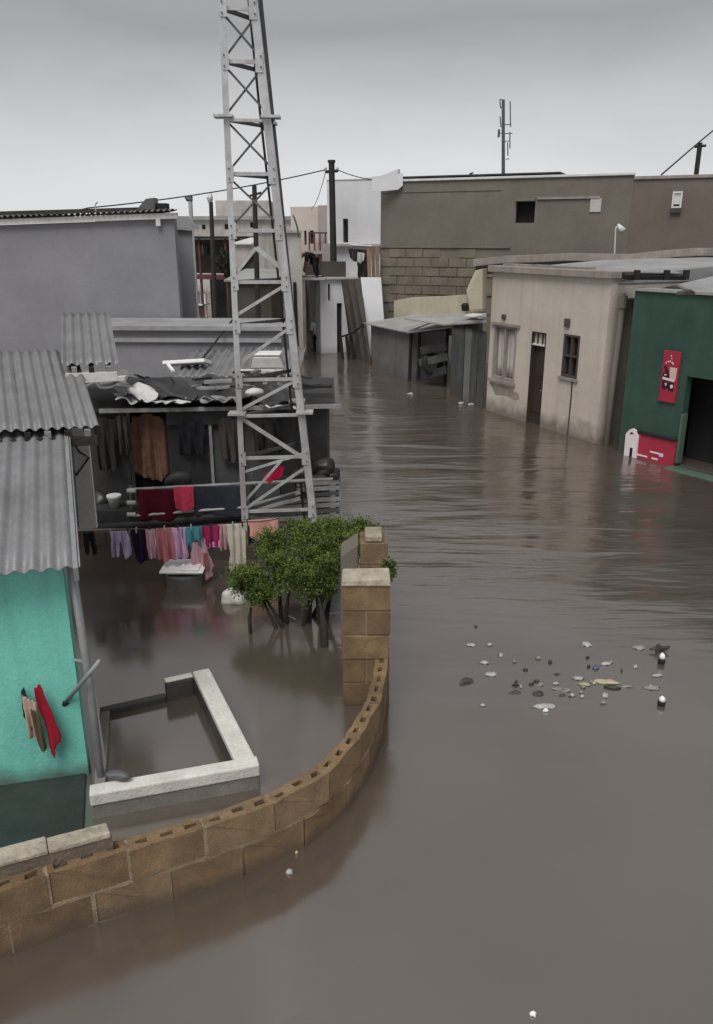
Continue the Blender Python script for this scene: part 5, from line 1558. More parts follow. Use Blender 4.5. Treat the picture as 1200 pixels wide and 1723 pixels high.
for k in range(len(allz) - 1):
    a_, b_ = allz[k], allz[k + 1]
    if a_ > MZ(393):
        diag(b_ - 0.06, a_ + 0.06, 0.022, 0.05, M['galv_dark'])
        diag(a_ + 0.06, b_ - 0.06, 0.022, 0.075, M['galv_dark'])
    # far face bracing
    r_, s_ = leg(R0, R1, a_), leg(K0, K1, b_)
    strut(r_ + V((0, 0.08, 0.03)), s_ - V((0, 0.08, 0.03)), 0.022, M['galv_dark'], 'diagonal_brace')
diag(MZ(705), MZ(778), 0.045)
diag(MZ(858), MZ(790), 0.034, 0.05)
diag(MZ(795), MZ(766), 0.03, 0.02)
diag(MZ(690), MZ(642), 0.034)
diag(MZ(612), MZ(552), 0.034)
diag(MZ(530), MZ(480), 0.034)
ap = at(431, 417, 9.4)
strut(ap, leg(L0, L1, MZ(462)) + V((0.05, 0.04, 0)), 0.035, None, 'diagonal_brace')
strut(ap, leg(R0, R1, MZ(455)) + V((-0.05, 0.04, 0)), 0.05, None, 'diagonal_brace')
strut(at(478, 770, 9.4), leg(L0, L1, MZ(845)) + V((0.05, 0.06, 0)), 0.03, None, 'diagonal_brace')
strut(leg(L0, L1, MZ(868)) + V((0.04, 0.02, 0)), at(480, 885, 9.5), 0.04, M['galv_dark'], 'diagonal_brace')
for a_, b_ in ((L0, L1), (R0, R1), (K0, K1)):
    p = leg(a_, b_, 0)
    MB().box(p.x - 0.14, p.x + 0.14, p.y - 0.1, p.y + 0.18, -0.8, -0.02).build('footing', M['basin'], mast_)

# ================================================================== FOREGROUND
# ---- teal house
E1, E2 = V((0.972, 0.235, 0)), V((-0.235, 0.972, 0))
TB = V((-2.0, 5.05, 0))
TA = TB - E1 * 1.9
PTL = Plane((TA.x, TA.y), (TB.x, TB.y))
th = thing('teal_house', 'teal painted house with corrugated zinc roof at the left edge', 'house', PTL.p(PTL.L / 2, 0, -1.5))
ep = at(122, 955, 4.84)
ZE = ep.z
facade('wall', PTL, -0.7, ZE - 0.06, [], M['teal'], th, 0.14)
b = MB()
SD = V((-0.43, 0.903, 0))
p, q = TB - E1 * 0.16 + E2 * 0.143, TB - E1 * 0.16 + SD * 3.0
b.hexa([V((p.x, p.y, -0.7)), V((q.x, q.y, -0.7)), V((q.x + 0.14, q.y + 0.03, -0.7)), V((p.x + 0.14, p.y + 0.03, -0.7))],
       [V((p.x, p.y, ZE - 0.06)), V((q.x, q.y, ZE + 0.62)), V((q.x + 0.14, q.y + 0.03, ZE + 0.62)), V((p.x + 0.14, p.y + 0.03, ZE - 0.06))])
b.build('side_wall', M['dark_wall'], th)
tiers = [(at(122, 957, 4.8), at(106, 705, 7.0), 4), (at(157, 718, 6.7), at(119, 594, 8.4), 4), (at(191, 612, 7.9), at(177, 530, 9.6), 1)]
for k, (p, q, n) in enumerate(tiers):
    dv = q - p
    for j in range(n):
        w_ = 0.62 if k < 2 else 0.5
        jit = random.Random(k * 10 + j)
        corrugated('roof_sheet', p - E1 * (w_ * (j + 1) - 0.02) + V((0, 0, 0.006 * j)) + dv.normalized() * jit.uniform(-0.02, 0.02), E1, dv, w_ + 0.03, dv.length + 0.1, M['zinc'], th, 0.105 if k == 0 else 0.09, 0.014, seed=70 + 10 * k + j, n_per=10)
# barge board / rafters under the tiers
p, q, _ = tiers[0]
MB().bar(p + V((0.02, 0, -0.04)), q + V((0.02, 0, -0.04)), 0.03, 0.1).build('barge_board', M['steel'], th)
for k in (1, 2):
    p, q, _ = tiers[k]
    for j in range(4 if k == 1 else 3):
        a_ = p - E1 * (0.05 + 0.16 * j) - V((0, 0, 0.06))
        MB().bar(a_, a_ + (q - p) * 0.9, 0.05, 0.07).build('rafter', M['dark_wood'] if j % 2 else M['slat'], th)
    MB().bar(p + V((0.02, 0.02, -0.12)), p - E1 * (0.9 if k == 1 else 0.46) + V((0, 0.02, -0.12)), 0.05, 0.08).build('wall_plate', M['white_trim'] if k == 2 else M['dark_wood'], th)
# white board panel hanging at the side
pts = [at(121, 722, 7.4), at(147, 722, 7.4), at(163, 888, 7.4), at(134, 892, 7.4)]
MB().prism(pts, (0, 0.03, 0)).build('side_panel', M['white_trim'], th)
pts = [at(124, 745, 7.36), at(133, 760, 7.36), at(150, 770, 7.36), at(128, 800, 7.36), at(122, 790, 7.36)]
MB().tube(pts, 0.012, 6).build('panel_wire', M['wire'], th)
# corner post / downpipe
dp = TB + V((0.10, -0.03, 0))
MB().tube([V((dp.x - 0.03, dp.y, ZE - 0.02)), V((dp.x, dp.y, 0.8)), V((dp.x + 0.03, dp.y - 0.08, -0.6))], 0.028, 12).build('downpipe', M['steel'], th, smooth=True)
MB().bar(V((dp.x - 0.05, dp.y + 0.08, ZE - 0.02)), V((dp.x + 0.02, dp.y + 0.08, -0.5)), 0.02, 0.05).build('corner_batten', M['white_trim'], th)
MB().tube([V((dp.x, dp.y - 0.01, 0.98)), V((dp.x - 0.1, dp.y + 0.02, 0.98))], 0.012, 6).build('pipe_bracket', M['steel'], th)
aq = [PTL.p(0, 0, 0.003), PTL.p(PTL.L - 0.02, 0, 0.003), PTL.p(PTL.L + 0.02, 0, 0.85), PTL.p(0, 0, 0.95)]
MB().hexa([V((q.x, q.y, -0.6)) for q in aq], [V((q.x, q.y, 0.03)) for q in aq]).build('added_dark_slab', mat('very_dark_slab', (0.03, 0.036, 0.033), 0.42, 0.3, 3, 0.2, 40, blotch=0.3, dirt=(0.05, 0.045, 0.04)), th, bevel=0.012)  # very dark slab added over the dark strip of water by the wall
# stick poking from the wall
uz = PTL.uz(108, 1187)
s0 = PTL.p(uz[0], uz[1], -0.02)
s1 = at(168, 1112, s0.y - 0.22)
st = thing('wall_stick', 'grey stick poking out of the teal wall', 'stick', s0)
MB().tube([s0, s1], 0.016, 10).build('rod', M['steel'], st, smooth=True)
MB().tube([s0 - (s1 - s0).normalized() * 0.0, s0 + (s1 - s0).normalized() * 0.04], 0.024, 10).build('tip', M['black'], st, smooth=True)
# clothes on the teal wall
def wall_cloth(x0, x1, y0, y1, outline, col, label, seed, o):
    a_, b_ = PTL.uz(x0, y0), PTL.uz(x1, y0)
    z1 = PTL.uz((x0 + x1) / 2, y1)[1]
    garment('hung_garment', PTL.p(a_[0], a_[1], o), PTL.p(b_[0], b_[1], o), a_[1] - z1, outline, cloth('wall%d' % seed, col), label, 'garment', 'clothes on the teal wall', 1.2, 0.012, seed)
wall_cloth(30, 50, 1150, 1222, [(0.3, 0.1), (0.6, 0), (1, 0.5), (0.9, 1), (0.5, 0.9), (0.2, 0.7)], (0.03, 0.04, 0.03), 'dark garment hanging leftmost on the teal wall', 1, 0.05)
wall_cloth(36, 62, 1160, 1244, [(0.1, 0), (0.9, 0.15), (1, 0.6), (0.9, 1), (0.5, 0.85), (0.2, 0.9)], (0.5, 0.37, 0.28), 'beige garment hanging on the teal wall', 2, 0.07)
wall_cloth(52, 72, 1180, 1252, [(0.1, 0), (0.8, 0.1), (1, 0.9), (0.5, 1), (0.2, 0.6)], (0.10, 0.075, 0.045), 'small brown garment between beige and red on teal wall', 3, 0.1)
wall_cloth(54, 94, 1142, 1262, [(0.1, 0.05), (0.4, 0), (0.62, 0.25), (1, 0.68), (0.95, 0.8), (0.68, 0.88), (0.6, 1), (0.45, 0.95), (0.4, 0.6), (0.15, 0.3)], (0.30, 0.015, 0.03), 'dark red garment hanging rightmost on the teal wall', 4, 0.08)
# ---- low plastered wall before the teal house
lw = thing('low_yard_wall', 'low dark wall with worn pale coping before the teal house', 'wall', on_z(90, 1440, 0))
ZLW = 0.56
f0, f1 = on_z(-60, 1466, ZLW), on_z(188, 1400, ZLW)
k0, k1 = on_z(-60, 1440, ZLW), on_z(180, 1384, ZLW)
f0, k0 = f0 - (f1 - f0) * 1.2, k0 - (k1 - k0) * 1.2
MB().hexa([V((p.x, p.y, -0.7)) for p in (f0, f1, k1, k0)], [V((p.x, p.y, ZLW - 0.035)) for p in (f0, f1, k1, k0)]).build('wall', M['low_wall'], lw)
rnd = random.Random(14)
n = 5
for k in range(n):
    t0_, t1_ = k / n, (k + 0.99) / n
    A_, B_, C_, D_ = f0.lerp(f1, t0_), f0.lerp(f1, t1_), k0.lerp(k1, t1_), k0.lerp(k1, t0_)
    h_ = [rnd.uniform(-0.008, 0.012) for _ in range(4)]
    MB().hexa([V((p.x, p.y, ZLW - 0.033)) for p in (A_ + V((0, -0.01, 0)), B_ + V((0, -0.01, 0)), C_, D_)], [V((p.x, p.y, ZLW + h_[i])) for i, p in enumerate((A_ + V((0, -0.01, 0)), B_ + V((0, -0.01, 0)), C_, D_))]).build('coping', M['plaster_top'], lw, bevel=0.008)

# ---- curved hollow-block wall
base_px = [(6, 1613), (146, 1561), (292, 1514), (408, 1473), (496, 1432), (560, 1386), (607, 1327), (638, 1262), (650, 1200), (652, 1165)]
pathp = [on_z(x, y, 0) for x, y in base_px]
pathp.insert(0, pathp[0] + (pathp[0] - pathp[1]) * 2.4)
def catmull(ps, n=14):
    out_ = []
    q = [ps[0] * 2 - ps[1]] + ps + [ps[-1] * 2 - ps[-2]]
    for i in range(1, len(q) - 2):
        for t in range(n):
            f = t / n
            out_.append(0.5 * (2 * q[i] + (q[i + 1] - q[i - 1]) * f + (2 * q[i - 1] - 5 * q[i] + 4 * q[i + 1] - q[i + 2]) * f * f + (3 * q[i] - q[i - 1] - 3 * q[i + 1] + q[i + 2]) * f ** 3))
    out_.append(q[-2])
    return out_
path = catmull(pathp)
cum = [0]
for k in range(1, len(path)):
    cum.append(cum[-1] + (path[k] - path[k - 1]).length)
def on_path(s_):
    s_ = max(0, min(cum[-1] - 1e-4, s_))
    for k in range(1, len(cum)):
        if cum[k] >= s_:
            f = (s_ - cum[k - 1]) / max(1e-6, cum[k] - cum[k - 1])
            d_ = (path[k] - path[k - 1]).normalized()
            return path[k - 1].lerp(path[k], f), d_
cw = thing('curved_block_wall', 'low curved wall of brown hollow cement blocks in the foreground', 'wall', path[len(path) // 2])
BLEN, BH, BT = 0.437, 0.220, 0.105
def block_mesh(seed):
    rnd = random.Random(seed)
    bm = bmesh.new()
    xs = [0, 0.035, 0.105, 0.183, 0.254, 0.332, 0.402, BLEN]
    ys = [0, 0.036, 0.070, BT]
    top = {}
    for i, x in enumerate(xs):
        for j, y in enumerate(ys):
            ed = 0.004 if (0 < i < 7 and 0 < j < 3) else 0
            top[i, j] = bm.verts.new((x - BLEN / 2 + rnd.uniform(-1, 1) * 0.006, y + rnd.uniform(-1, 1) * 0.005, BH + rnd.uniform(-0.011, 0.003)))
    holes = {(1, 1), (3, 1), (5, 1)}
    for i in range(7):
        for j in range(3):
            vs_ = [top[i, j], top[i + 1, j], top[i + 1, j + 1], top[i, j + 1]]
            if (i, j) in holes:
                lo = [bm.verts.new((v.co.x * 0.98, v.co.y * 0.94 + 0.0045, BH - 0.16)) for v in vs_]
                bm.faces.new(lo)
                for k in range(4):
                    bm.faces.new([vs_[k], vs_[(k + 1) % 4], lo[(k + 1) % 4], lo[k]])
            else:
                bm.faces.new(vs_)
    cor = [top[0, 0], top[7, 0], top[7, 3], top[0, 3]]
    bot = [bm.verts.new((v.co.x, v.co.y, 0)) for v in cor]
    bm.faces.new(bot[::-1])
    sides = [[top[i, 0] for i in range(8)], [top[7, j] for j in range(4)], [top[i, 3] for i in range(7, -1, -1)], [top[0, j] for j in range(3, -1, -1)]]
    for k, row_ in enumerate(sides):
        bm.faces.new([bot[k]] + [bot[(k + 1) % 4]] + row_[::-1])
    bmesh.ops.recalc_face_normals(bm, faces=bm.faces)
    me = bpy.data.meshes.new('block')
    bm.to_mesh(me); bm.free()
    return me
def tone(name, col):
    return mat(name, tuple(c * q for c, q in zip(col, (0.92, 0.86, 0.78))), 0.9, 0.38, 5, 0.5, 130, mud=0.7, mudz=0.10, blotch=0.4, streak=0.15, dirt=(0.085, 0.066, 0.046), speck=0.3, sscale=90)
tones = [tone('block_tone_a', (0.235, 0.165, 0.098)), tone('block_tone_b', (0.205, 0.142, 0.083)), tone('block_tone_c', (0.25, 0.182, 0.115)), tone('block_tone_d', (0.185, 0.13, 0.078))]
bmeshes = []
for k in range(6):
    me = block_mesh(k)
    me.materials.append(tones[k % 4])
    bmeshes.append(me)
rnd = random.Random(2)
cwl = wloc(cw)
for c_ in range(3):
    s_ = 0.02 + (0.5 if c_ % 2 else 0.0) * 0.45
    while s_ < cum[-1] - 0.1:
        p, d_ = on_path(s_ + BLEN / 2)
        o = bpy.data.objects.new('block', bmeshes[rnd.randrange(6)])
        COL.objects.link(o)
        o.parent = cw
        nrm = V((-d_.y, d_.x, 0))
        o.location = V((p.x, p.y, -0.235 + c_ * 0.235)) - cwl + nrm * rnd.uniform(-0.004, 0.004)
        o.rotation_euler = (0, 0, math.atan2(d_.y, d_.x) + rnd.uniform(-0.01, 0.01))
        s_ += 0.449
# mortar core, recessed behind the faces
b = MB()
N = 60
for k in range(N):
    (p, d0), (q, d1) = on_path(cum[-1] * k / N), on_path(cum[-1] * (k + 1) / N)
    n0, n1 = V((-d0.y, d0.x, 0)), V((-d1.y, d1.x, 0))
    for z0, z1 in ((-0.03, 0.003), (0.21, 0.238)):
        pts = [p + n0 * 0.004, q + n1 * 0.004, q + n1 * (BT - 0.004), p + n0 * (BT - 0.004)]
        b.hexa([V((v.x, v.y, z0)) for v in pts], [V((v.x, v.y, z1)) for v in pts])
b.build('mortar_bed', M['mortar'], cw)
for c_ in range(1, 3):
    s_ = 0.02 + (0.5 if c_ % 2 else 0.0) * 0.45
    while s_ < cum[-1] - 0.1:
        p, d_ = on_path(s_ - 0.007)
        nrm = V((-d_.y, d_.x, 0))
        z0 = -0.235 + c_ * 0.235
        a_ = [p - d_ * 0.012 + nrm * 0.003, p + d_ * 0.012 + nrm * 0.003, p + d_ * 0.012 + nrm * (BT - 0.008), p - d_ * 0.012 + nrm * (BT - 0.008)]
        MB().hexa([V((v.x, v.y, z0 + 0.008)) for v in a_], [V((v.x, v.y, z0 + BH - 0.006)) for v in a_]).build('mortar_joint', M['mortar'], cw)
        s_ += 0.449

# ---- gate pillars of block
def pillar(name, label, x0, x1, y0, y1, courses, cap, seed, h=0.225):
    t = thing(name, label, 'pillar', V(((x0 + x1) / 2, (y0 + y1) / 2, 0)))
    rnd = random.Random(seed)
    z = -0.45
    k = 0
    while k < courses:
        j = rnd.uniform(-0.006, 0.006)
        mt = tones[rnd.randrange(4)]
        if k % 2:
            xm = x0 + (x1 - x0) * 0.5
            MB().box(x0 + j, xm - 0.006, y0 + j, y1, z, z + h - 0.012).build('block', mt, t, bevel=0.006)
            MB().box(xm + 0.006, x1 + j, y0, y1 + j, z, z + h - 0.012).build('block', mt, t, bevel=0.006)
        else:
            MB().box(x0 + j, x1 + j, y0 + j, y1 + j, z, z + h - 0.012).build('block', mt, t, bevel=0.006)
        z += h
        k += 1
    MB().box(x0 + 0.012, x1 - 0.012, y0 + 0.012, y1 - 0.012, -0.45, z - 0.02).build('mortar_core', M['mortar'], t)
    if cap:
        MB().hexa([V((x0 - 0.01, y0 - 0.015, z - 0.005)), V((x1 + 0.004, y0 - 0.015, z - 0.005)), V((x1 + 0.004, y1 + 0.01, z - 0.005)), V((x0 - 0.01, y1 + 0.01, z - 0.005))],
                  [V((x0 - 0.005, y0 - 0.01, z + 0.05)), V((x1, y0 - 0.005, z + 0.065)), V((x1, y1, z + 0.055)), V((x0, y1 + 0.005, z + 0.045))]).build('cap', M['plaster_top'], t, bevel=0.012)
    return t, z
pl1, zp1 = pillar('block_pillar', 'brown block pillar with pale cap where the curved wall ends', -0.115, 0.275, 6.0, 6.25, 7, True, 1)
pl2, zp2 = pillar('block_pillar', 'second block pillar with broken top behind the capped pillar', 0.03, 0.29, 6.98, 7.3, 7, False, 2)
MB().box(0.08, 0.24, 7.0, 7.28, zp2 - 0.005, zp2 + 0.05).build('broken_cap', M['plaster_top'], pl2, bevel=0.01)
sl_ = MB().hexa([V((-0.15, 7.0, -0.5)), V((0.015, 7.0, -0.5)), V((0.015, 7.28, -0.5)), V((-0.15, 7.28, -0.5))],
                [V((-0.15, 7.0, 0.98)), V((0.015, 7.0, 1.10)), V((0.015, 7.28, 1.12)), V((-0.15, 7.28, 1.0))]).build('broken_slab', M['brown_wall'], None, bevel=0.01)
tag(sl_, 'grey broken concrete slab standing against second pillar', 'slab')
# low wall between the pillars
MB().box(0.05, 0.25, 6.253, 6.977, -0.5, 0.62).build('link_wall', tones[1], pl1)

# ---- concrete basin
ZB = 0.21
bs = thing('concrete_basin', 'rectangular concrete basin with white rim in flooded yard', 'basin', on_z(300, 1250, 0))
nl_, nr_, fr_, fl_ = on_z(150, 1338, ZB), on_z(437, 1287, ZB), on_z(352, 1123, ZB), on_z(165, 1163, ZB)
def wall_strip(a_, b_, t, z0, z1, m, name, shrink=0.0):
    """wall whose outer face runs from a to b, thickness t to the left of the run"""
    d_ = (b_ - a_); d_.z = 0
    d_.normalize()
    n_ = V((-d_.y, d_.x, 0))
    q = [a_ + n_ * shrink, b_ + n_ * shrink, b_ + n_ * t, a_ + n_ * t]
    return MB().hexa([V((v.x, v.y, z0)) for v in q], [V((v.x, v.y, z1)) for v in q]).build(name, m, bs, bevel=0.012)
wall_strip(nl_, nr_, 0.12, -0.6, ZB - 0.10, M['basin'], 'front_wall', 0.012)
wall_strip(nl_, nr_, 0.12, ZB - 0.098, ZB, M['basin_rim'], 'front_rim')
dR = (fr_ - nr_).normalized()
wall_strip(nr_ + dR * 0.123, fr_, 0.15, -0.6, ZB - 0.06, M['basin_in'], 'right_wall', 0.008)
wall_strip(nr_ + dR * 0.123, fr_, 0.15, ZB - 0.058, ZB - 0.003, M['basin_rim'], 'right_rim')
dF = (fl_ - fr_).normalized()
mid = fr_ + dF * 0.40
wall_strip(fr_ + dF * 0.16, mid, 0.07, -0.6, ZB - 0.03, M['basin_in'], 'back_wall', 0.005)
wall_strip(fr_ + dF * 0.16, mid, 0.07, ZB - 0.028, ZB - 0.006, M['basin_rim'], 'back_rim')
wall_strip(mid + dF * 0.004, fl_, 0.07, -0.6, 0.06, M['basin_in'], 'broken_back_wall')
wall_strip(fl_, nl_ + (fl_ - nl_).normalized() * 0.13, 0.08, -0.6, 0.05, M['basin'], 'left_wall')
# sack left on the rim
sk = on_z(190, 1316, ZB + 0.02)
tag(blob(sk + V((0.02, 0.05, 0.02)), 0.09, 0.045, 0.035, 61).build('rag', M['concrete_tub'], None, smooth=True), 'crumpled grey rag on the near corner of basin rim', 'rag')

# ---- bush
bb_ = V((-0.55, 7.5, 0))
bush = thing('green_bush', 'dense green bush growing at foot of the lattice mast', 'bush', bb_)
clumps = [(520, 918, 7.8, .27, .3, .17), (470, 945, 7.7, .19, .24, .15), (572, 905, 7.9, .23, .26, .13), (550, 955, 7.5, .22, .22, .2), (490, 975, 7.45, .22, .22, .17), (430, 980, 7.55, .15, .17, .13), (606, 893, 8.0, .10, .16, .05),
          (530, 985, 7.4, .17, .16, .13), (440, 1003, 7.5, .10, .1, .08), (588, 930, 7.65, .13, .14, .14), (512, 897, 8.1, .18, .2, .09), (552, 887, 8.2, .16, .18, .07),
          (455, 915, 7.95, .13, .16, .10), (545, 930, 7.7, .2, .2, .14), (405, 978, 7.6, .07, .1, .07)]
cl = [(at(x, y, Y_), V((a_, b_, c_))) for x, y, Y_, a_, b_, c_ in clumps]
rs = random.Random(77)
sprigs = []
for c_, r_ in cl:
    for _ in range(26):
        d_ = V((rs.gauss(0, 1), rs.gauss(0, 1), rs.gauss(0, 1) + 0.25)).normalized()
        f = rs.uniform(0.55, 1.18)
        sprigs.append((c_ + V((d_.x * r_.x, d_.y * r_.y, d_.z * r_.z)) * f, rs.uniform(0.03, 0.085), d_))
for k in range(16):      # loose twigs trailing towards the street
    q = at(rs.uniform(570, 632), rs.uniform(878, 900), rs.uniform(7.9, 8.3))
    sprigs.append((q, 0.05, V((1, 0, 0.2))))
def bush_pt(rnd):
    if rnd.random() < 0.38:
        c_, r_ = cl[rnd.randrange(len(cl))]
        d_ = V((rnd.gauss(0, 1), rnd.gauss(0, 1), rnd.gauss(0, 1))).normalized() * rnd.random() ** 0.4 * 0.85
        return c_ + V((d_.x * r_.x, d_.y * r_.y, d_.z * r_.z))
    c_, r_, d_ = sprigs[rnd.randrange(len(sprigs))]
    return c_ + V((rnd.gauss(0, 0.6), rnd.gauss(0, 0.6), rnd.gauss(0, 0.5))) * r_ + d_ * rnd.uniform(0, 0.05)
leaves('crown', bush_pt, 44000, 0.015, M['leaf'], bush, 9, 0.8)
M['leaf_lit'] = mat('lit_leaf', (0.15, 0.19, 0.035), 0.55, 0.5, 9, 0, spec=0.3)  # lighter leaf copy: light on the bush top, put into the colour
tips = [q for q in sprigs if q[2].z > 0.45]
leaves('lit_top_leaves', lambda rnd: (lambda q: q[0] + V((rnd.gauss(0, 0.6), rnd.gauss(0, 0.6), rnd.gauss(0, 0.45) + 0.5)) * q[1] + q[2] * rnd.uniform(0.01, 0.06))(tips[rnd.randrange(len(tips))]), 6500, 0.011, M['leaf_lit'], bush, 19, 0.8)
tw = random.Random(5)
for k in range(22):
    c_, r_, d_ = sprigs[tw.randrange(len(sprigs))]
    MB().tube([c_ - d_ * 0.12, c_ + d_ * 0.03, c_ + d_ * tw.uniform(0.06, 0.13) + V((tw.uniform(-.03, .03), 0, tw.uniform(-.02, .03)))], [0.006, 0.004, 0.002], 5).build('twig', M['bark'], bush)
rnd = random.Random(12)
for k, (c_, r_) in enumerate(cl[:9]):
    g0 = V((bb_.x + rnd.uniform(-0.2, 0.3), bb_.y + rnd.uniform(-0.15, 0.15), -0.5))
    mid_ = g0.lerp(c_, 0.55) + V((rnd.uniform(-0.05, 0.05), rnd.uniform(-0.05, 0.05), 0.05))
    MB().tube([g0, mid_, c_], [0.035, 0.022, 0.008], 8).build('stem', M['bark'], bush, smooth=True)
MB().tube([at(424, 1090, 7.3) - V((0, 0, 0.3)), at(420, 1040, 7.35), at(428, 985, 7.5)], [0.022, 0.02, 0.012], 8).build('stem', M['bark'], bush, smooth=True)
MB().tube([at(548, 1110, 7.0) - V((0, 0, 0.3)), at(545, 1050, 7.1), at(535, 985, 7.4)], [0.045, 0.04, 0.02], 10).build('trunk', M['bark'], bush, smooth=True)
# small shrub at the pillar
sbp = at(655, 958, 6.55)
shb = thing('small_shrub', 'small round green shrub clinging to the right of pillar', 'shrub', sbp - V((0, 0, 0.12)))
def shrub_pt(rnd):
    d_ = V((rnd.gauss(0, 1), rnd.gauss(0, 1), rnd.gauss(0, 1))).normalized() * (rnd.random() ** 0.4)
    return sbp + V((d_.x * 0.075, d_.y * 0.08, d_.z * 0.11)) * (1 + 0.2 * math.sin(d_.z * 9 + d_.x * 7))
leaves('crown', shrub_pt, 900, 0.013, M['leaf'], shb, 10, 0.6)
MB().tube([V((0.27, 6.6, sbp.z - 0.2)), sbp], [0.012, 0.005], 6).build('stem', M['bark'], shb)
# pale stick by the bush
s0, s1 = on_z(450, 1018, 0.06), on_z(497, 1042, 0.02)
tag(MB().tube([s0, s1], [0.009, 0.006], 6).build('floating_stick', M['plastic']), 'thin pale stick floating under the bush', 'stick')

# ---- rubbish and stones in the water
GR = 'rubbish drifting in the street'
def st(x, y, sx, sy, sz, m, label, cat, seed, name='stone', dz=0.0, rot=0.0):
    return pebble(name, on_z(x, y, 0) + V((0, 0, dz)), sx * 1.3, sy * 1.2, sz * 0.85, m, label, cat, GR, seed, rot)
st(783, 1148, .065, .05, .055, M['stone'], 'dark pointed stone leftmost of the rubbish in the water', 'stone', 1)
st(867, 1166, .055, .03, .03, M['stone'], 'flat dark triangular stone left of the rubbish cluster', 'stone', 2)
st(905, 1166, .055, .045, .035, M['stone'], 'dark rounded stone at left of the rubbish cluster', 'stone', 3)
st(1031, 1157, .075, .04, .032, M['stone'], 'long dark flat stone at right of the rubbish cluster', 'stone', 4)
st(1056, 1155, .045, .03, .03, M['stone_pale'], 'brownish stone touching the long dark stone', 'stone', 5)
st(990, 1108, .022, .02, .03, M['stone'], 'tiny black round lump above the rubbish cluster', 'stone', 6)
st(800, 1055, .018, .014, .04, M['stone'], 'tiny dark snag alone far left in open water', 'stone', 7)
st(903, 1147, .025, .02, .025, M['stone'], 'small dark chip at top left of the rubbish cluster', 'stone', 8)
st(938, 1135, .03, .016, .016, M['stone'], 'thin dark chip at top of the rubbish cluster', 'stone', 9)
st(962, 1173, .03, .02, .025, M['stone'], 'small dark stone below centre of the rubbish cluster', 'stone', 10)
st(908, 1152, .03, .03, .02, M['stone_pale'], 'pale lump touching the dark rounded stone', 'stone', 11)
st(936, 1159, .045, .03, .02, M['stone_pale'], 'pale flat stone at centre of rubbish cluster', 'stone', 12)
st(952, 1162, .04, .03, .022, M['stone_pale'], 'pale flat stone just right of cluster centre', 'stone', 13)
st(946, 1171, .035, .024, .02, M['stone'], 'dark pebble under the pale flat stones', 'stone', 14)
def scrap(x, y, sx, sy, m, label, seed, name='plastic_scrap'):
    rnd = random.Random(seed)
    c_ = on_z(x, y, 0)
    n = 13
    rad = [rnd.uniform(0.55, 1.1) for _ in range(n)]
    ring = [(math.cos(6.283 * k / n) * rad[k] * sx, math.sin(6.283 * k / n) * rad[k] * sy) for k in range(n)]
    b = MB()
    def pt(k, f, z):
        return c_ + V((ring[k][0] * f, ring[k][1] * f, z))
    levels = [(1.0, 0.003), (0.8, 0.012), (0.45, 0.016 + rnd.uniform(0, 0.012))]
    i0 = len(b.v)
    for f, z in levels:
        for k in range(n):
            b.v.append(pt(k, f, z + 0.004 * math.sin(k * 2.1 + seed)))
    for l in range(2):
        for k in range(n):
            k2 = (k + 1) % n
            b.f.append((l * n + k, l * n + k2, (l + 1) * n + k2, (l + 1) * n + k))
    b.f.append(tuple(range(2 * n, 3 * n)))
    return tag(b.build(name, m, None, smooth=True, solid=0.004), label, 'scrap', GR)
scrap(793, 1086, .05, .035, M['plastic'], 'pale plastic scrap, upper left of scattered scraps', 1)
scrap(824, 1086, .03, .02, M['plastic'], 'tiny pale scrap right of the upper left scrap', 2)
scrap(815, 1116, .055, .025, M['plastic'], 'thin pale scrap above the dark pointed stone', 3)
scrap(828, 1135, .07, .05, M['plastic'], 'ragged pale scrap right of the dark pointed stone', 4)
scrap(843, 1103, .025, .04, M['plastic'], 'faint pale scrap between left scraps and cluster', 5)
scrap(915, 1189, .11, .045, M['plastic'], 'long pale scrap nearest below the rubbish cluster', 6)
scrap(918, 1197, .035, .02, M['white_plastic'], 'small bright white scrap below long pale scrap', 7)
scrap(974, 1143, .06, .025, M['plastic'], 'pale oval scrap at top of rubbish cluster', 8)
scrap(984, 1153, .065, .03, M['yellow_scum'], 'cream oval scrap under the pale oval scrap', 9)
scrap(1020, 1148, .13, .05, M['yellow_scum'], 'wide yellowish plastic sheet at right of cluster', 10)
scrap(1003, 1125, .04, .03, M['blue_bag'], 'dark blue plastic bag above the yellowish sheet', 11)
scrap(1020, 1118, .06, .025, M['plastic'], 'pale bluish film beside the blue bag', 12)
scrap(1018, 1171, .04, .05, M['plastic'], 'small pale scrap below long dark stone', 13)
scrap(1098, 1158, .09, .04, M['stone_pale'], 'greyish oval film right of the cluster', 14)
scrap(1106, 1138, .05, .015, M['plastic'], 'thin pale strip above greyish film', 15)
scrap(987, 1085, .06, .07, M['plastic'], 'faint round pale film far above the cluster', 16)
scrap(1075, 1091, .08, .05, M['stone_pale'], 'wide faint grey film left of the floating bottle', 17)
scrap(487, 1469, .03, .022, M['plastic'], 'small pale scrap against outer side of curved wall', 18)
scrap(499, 1437, .012, .01, M['yellow_scum'], 'tiny yellow scrap beside the curved wall', 19)
scrap(897, 1708, .018, .016, M['white_plastic'], 'small white scrap alone at bottom of the picture', 20)
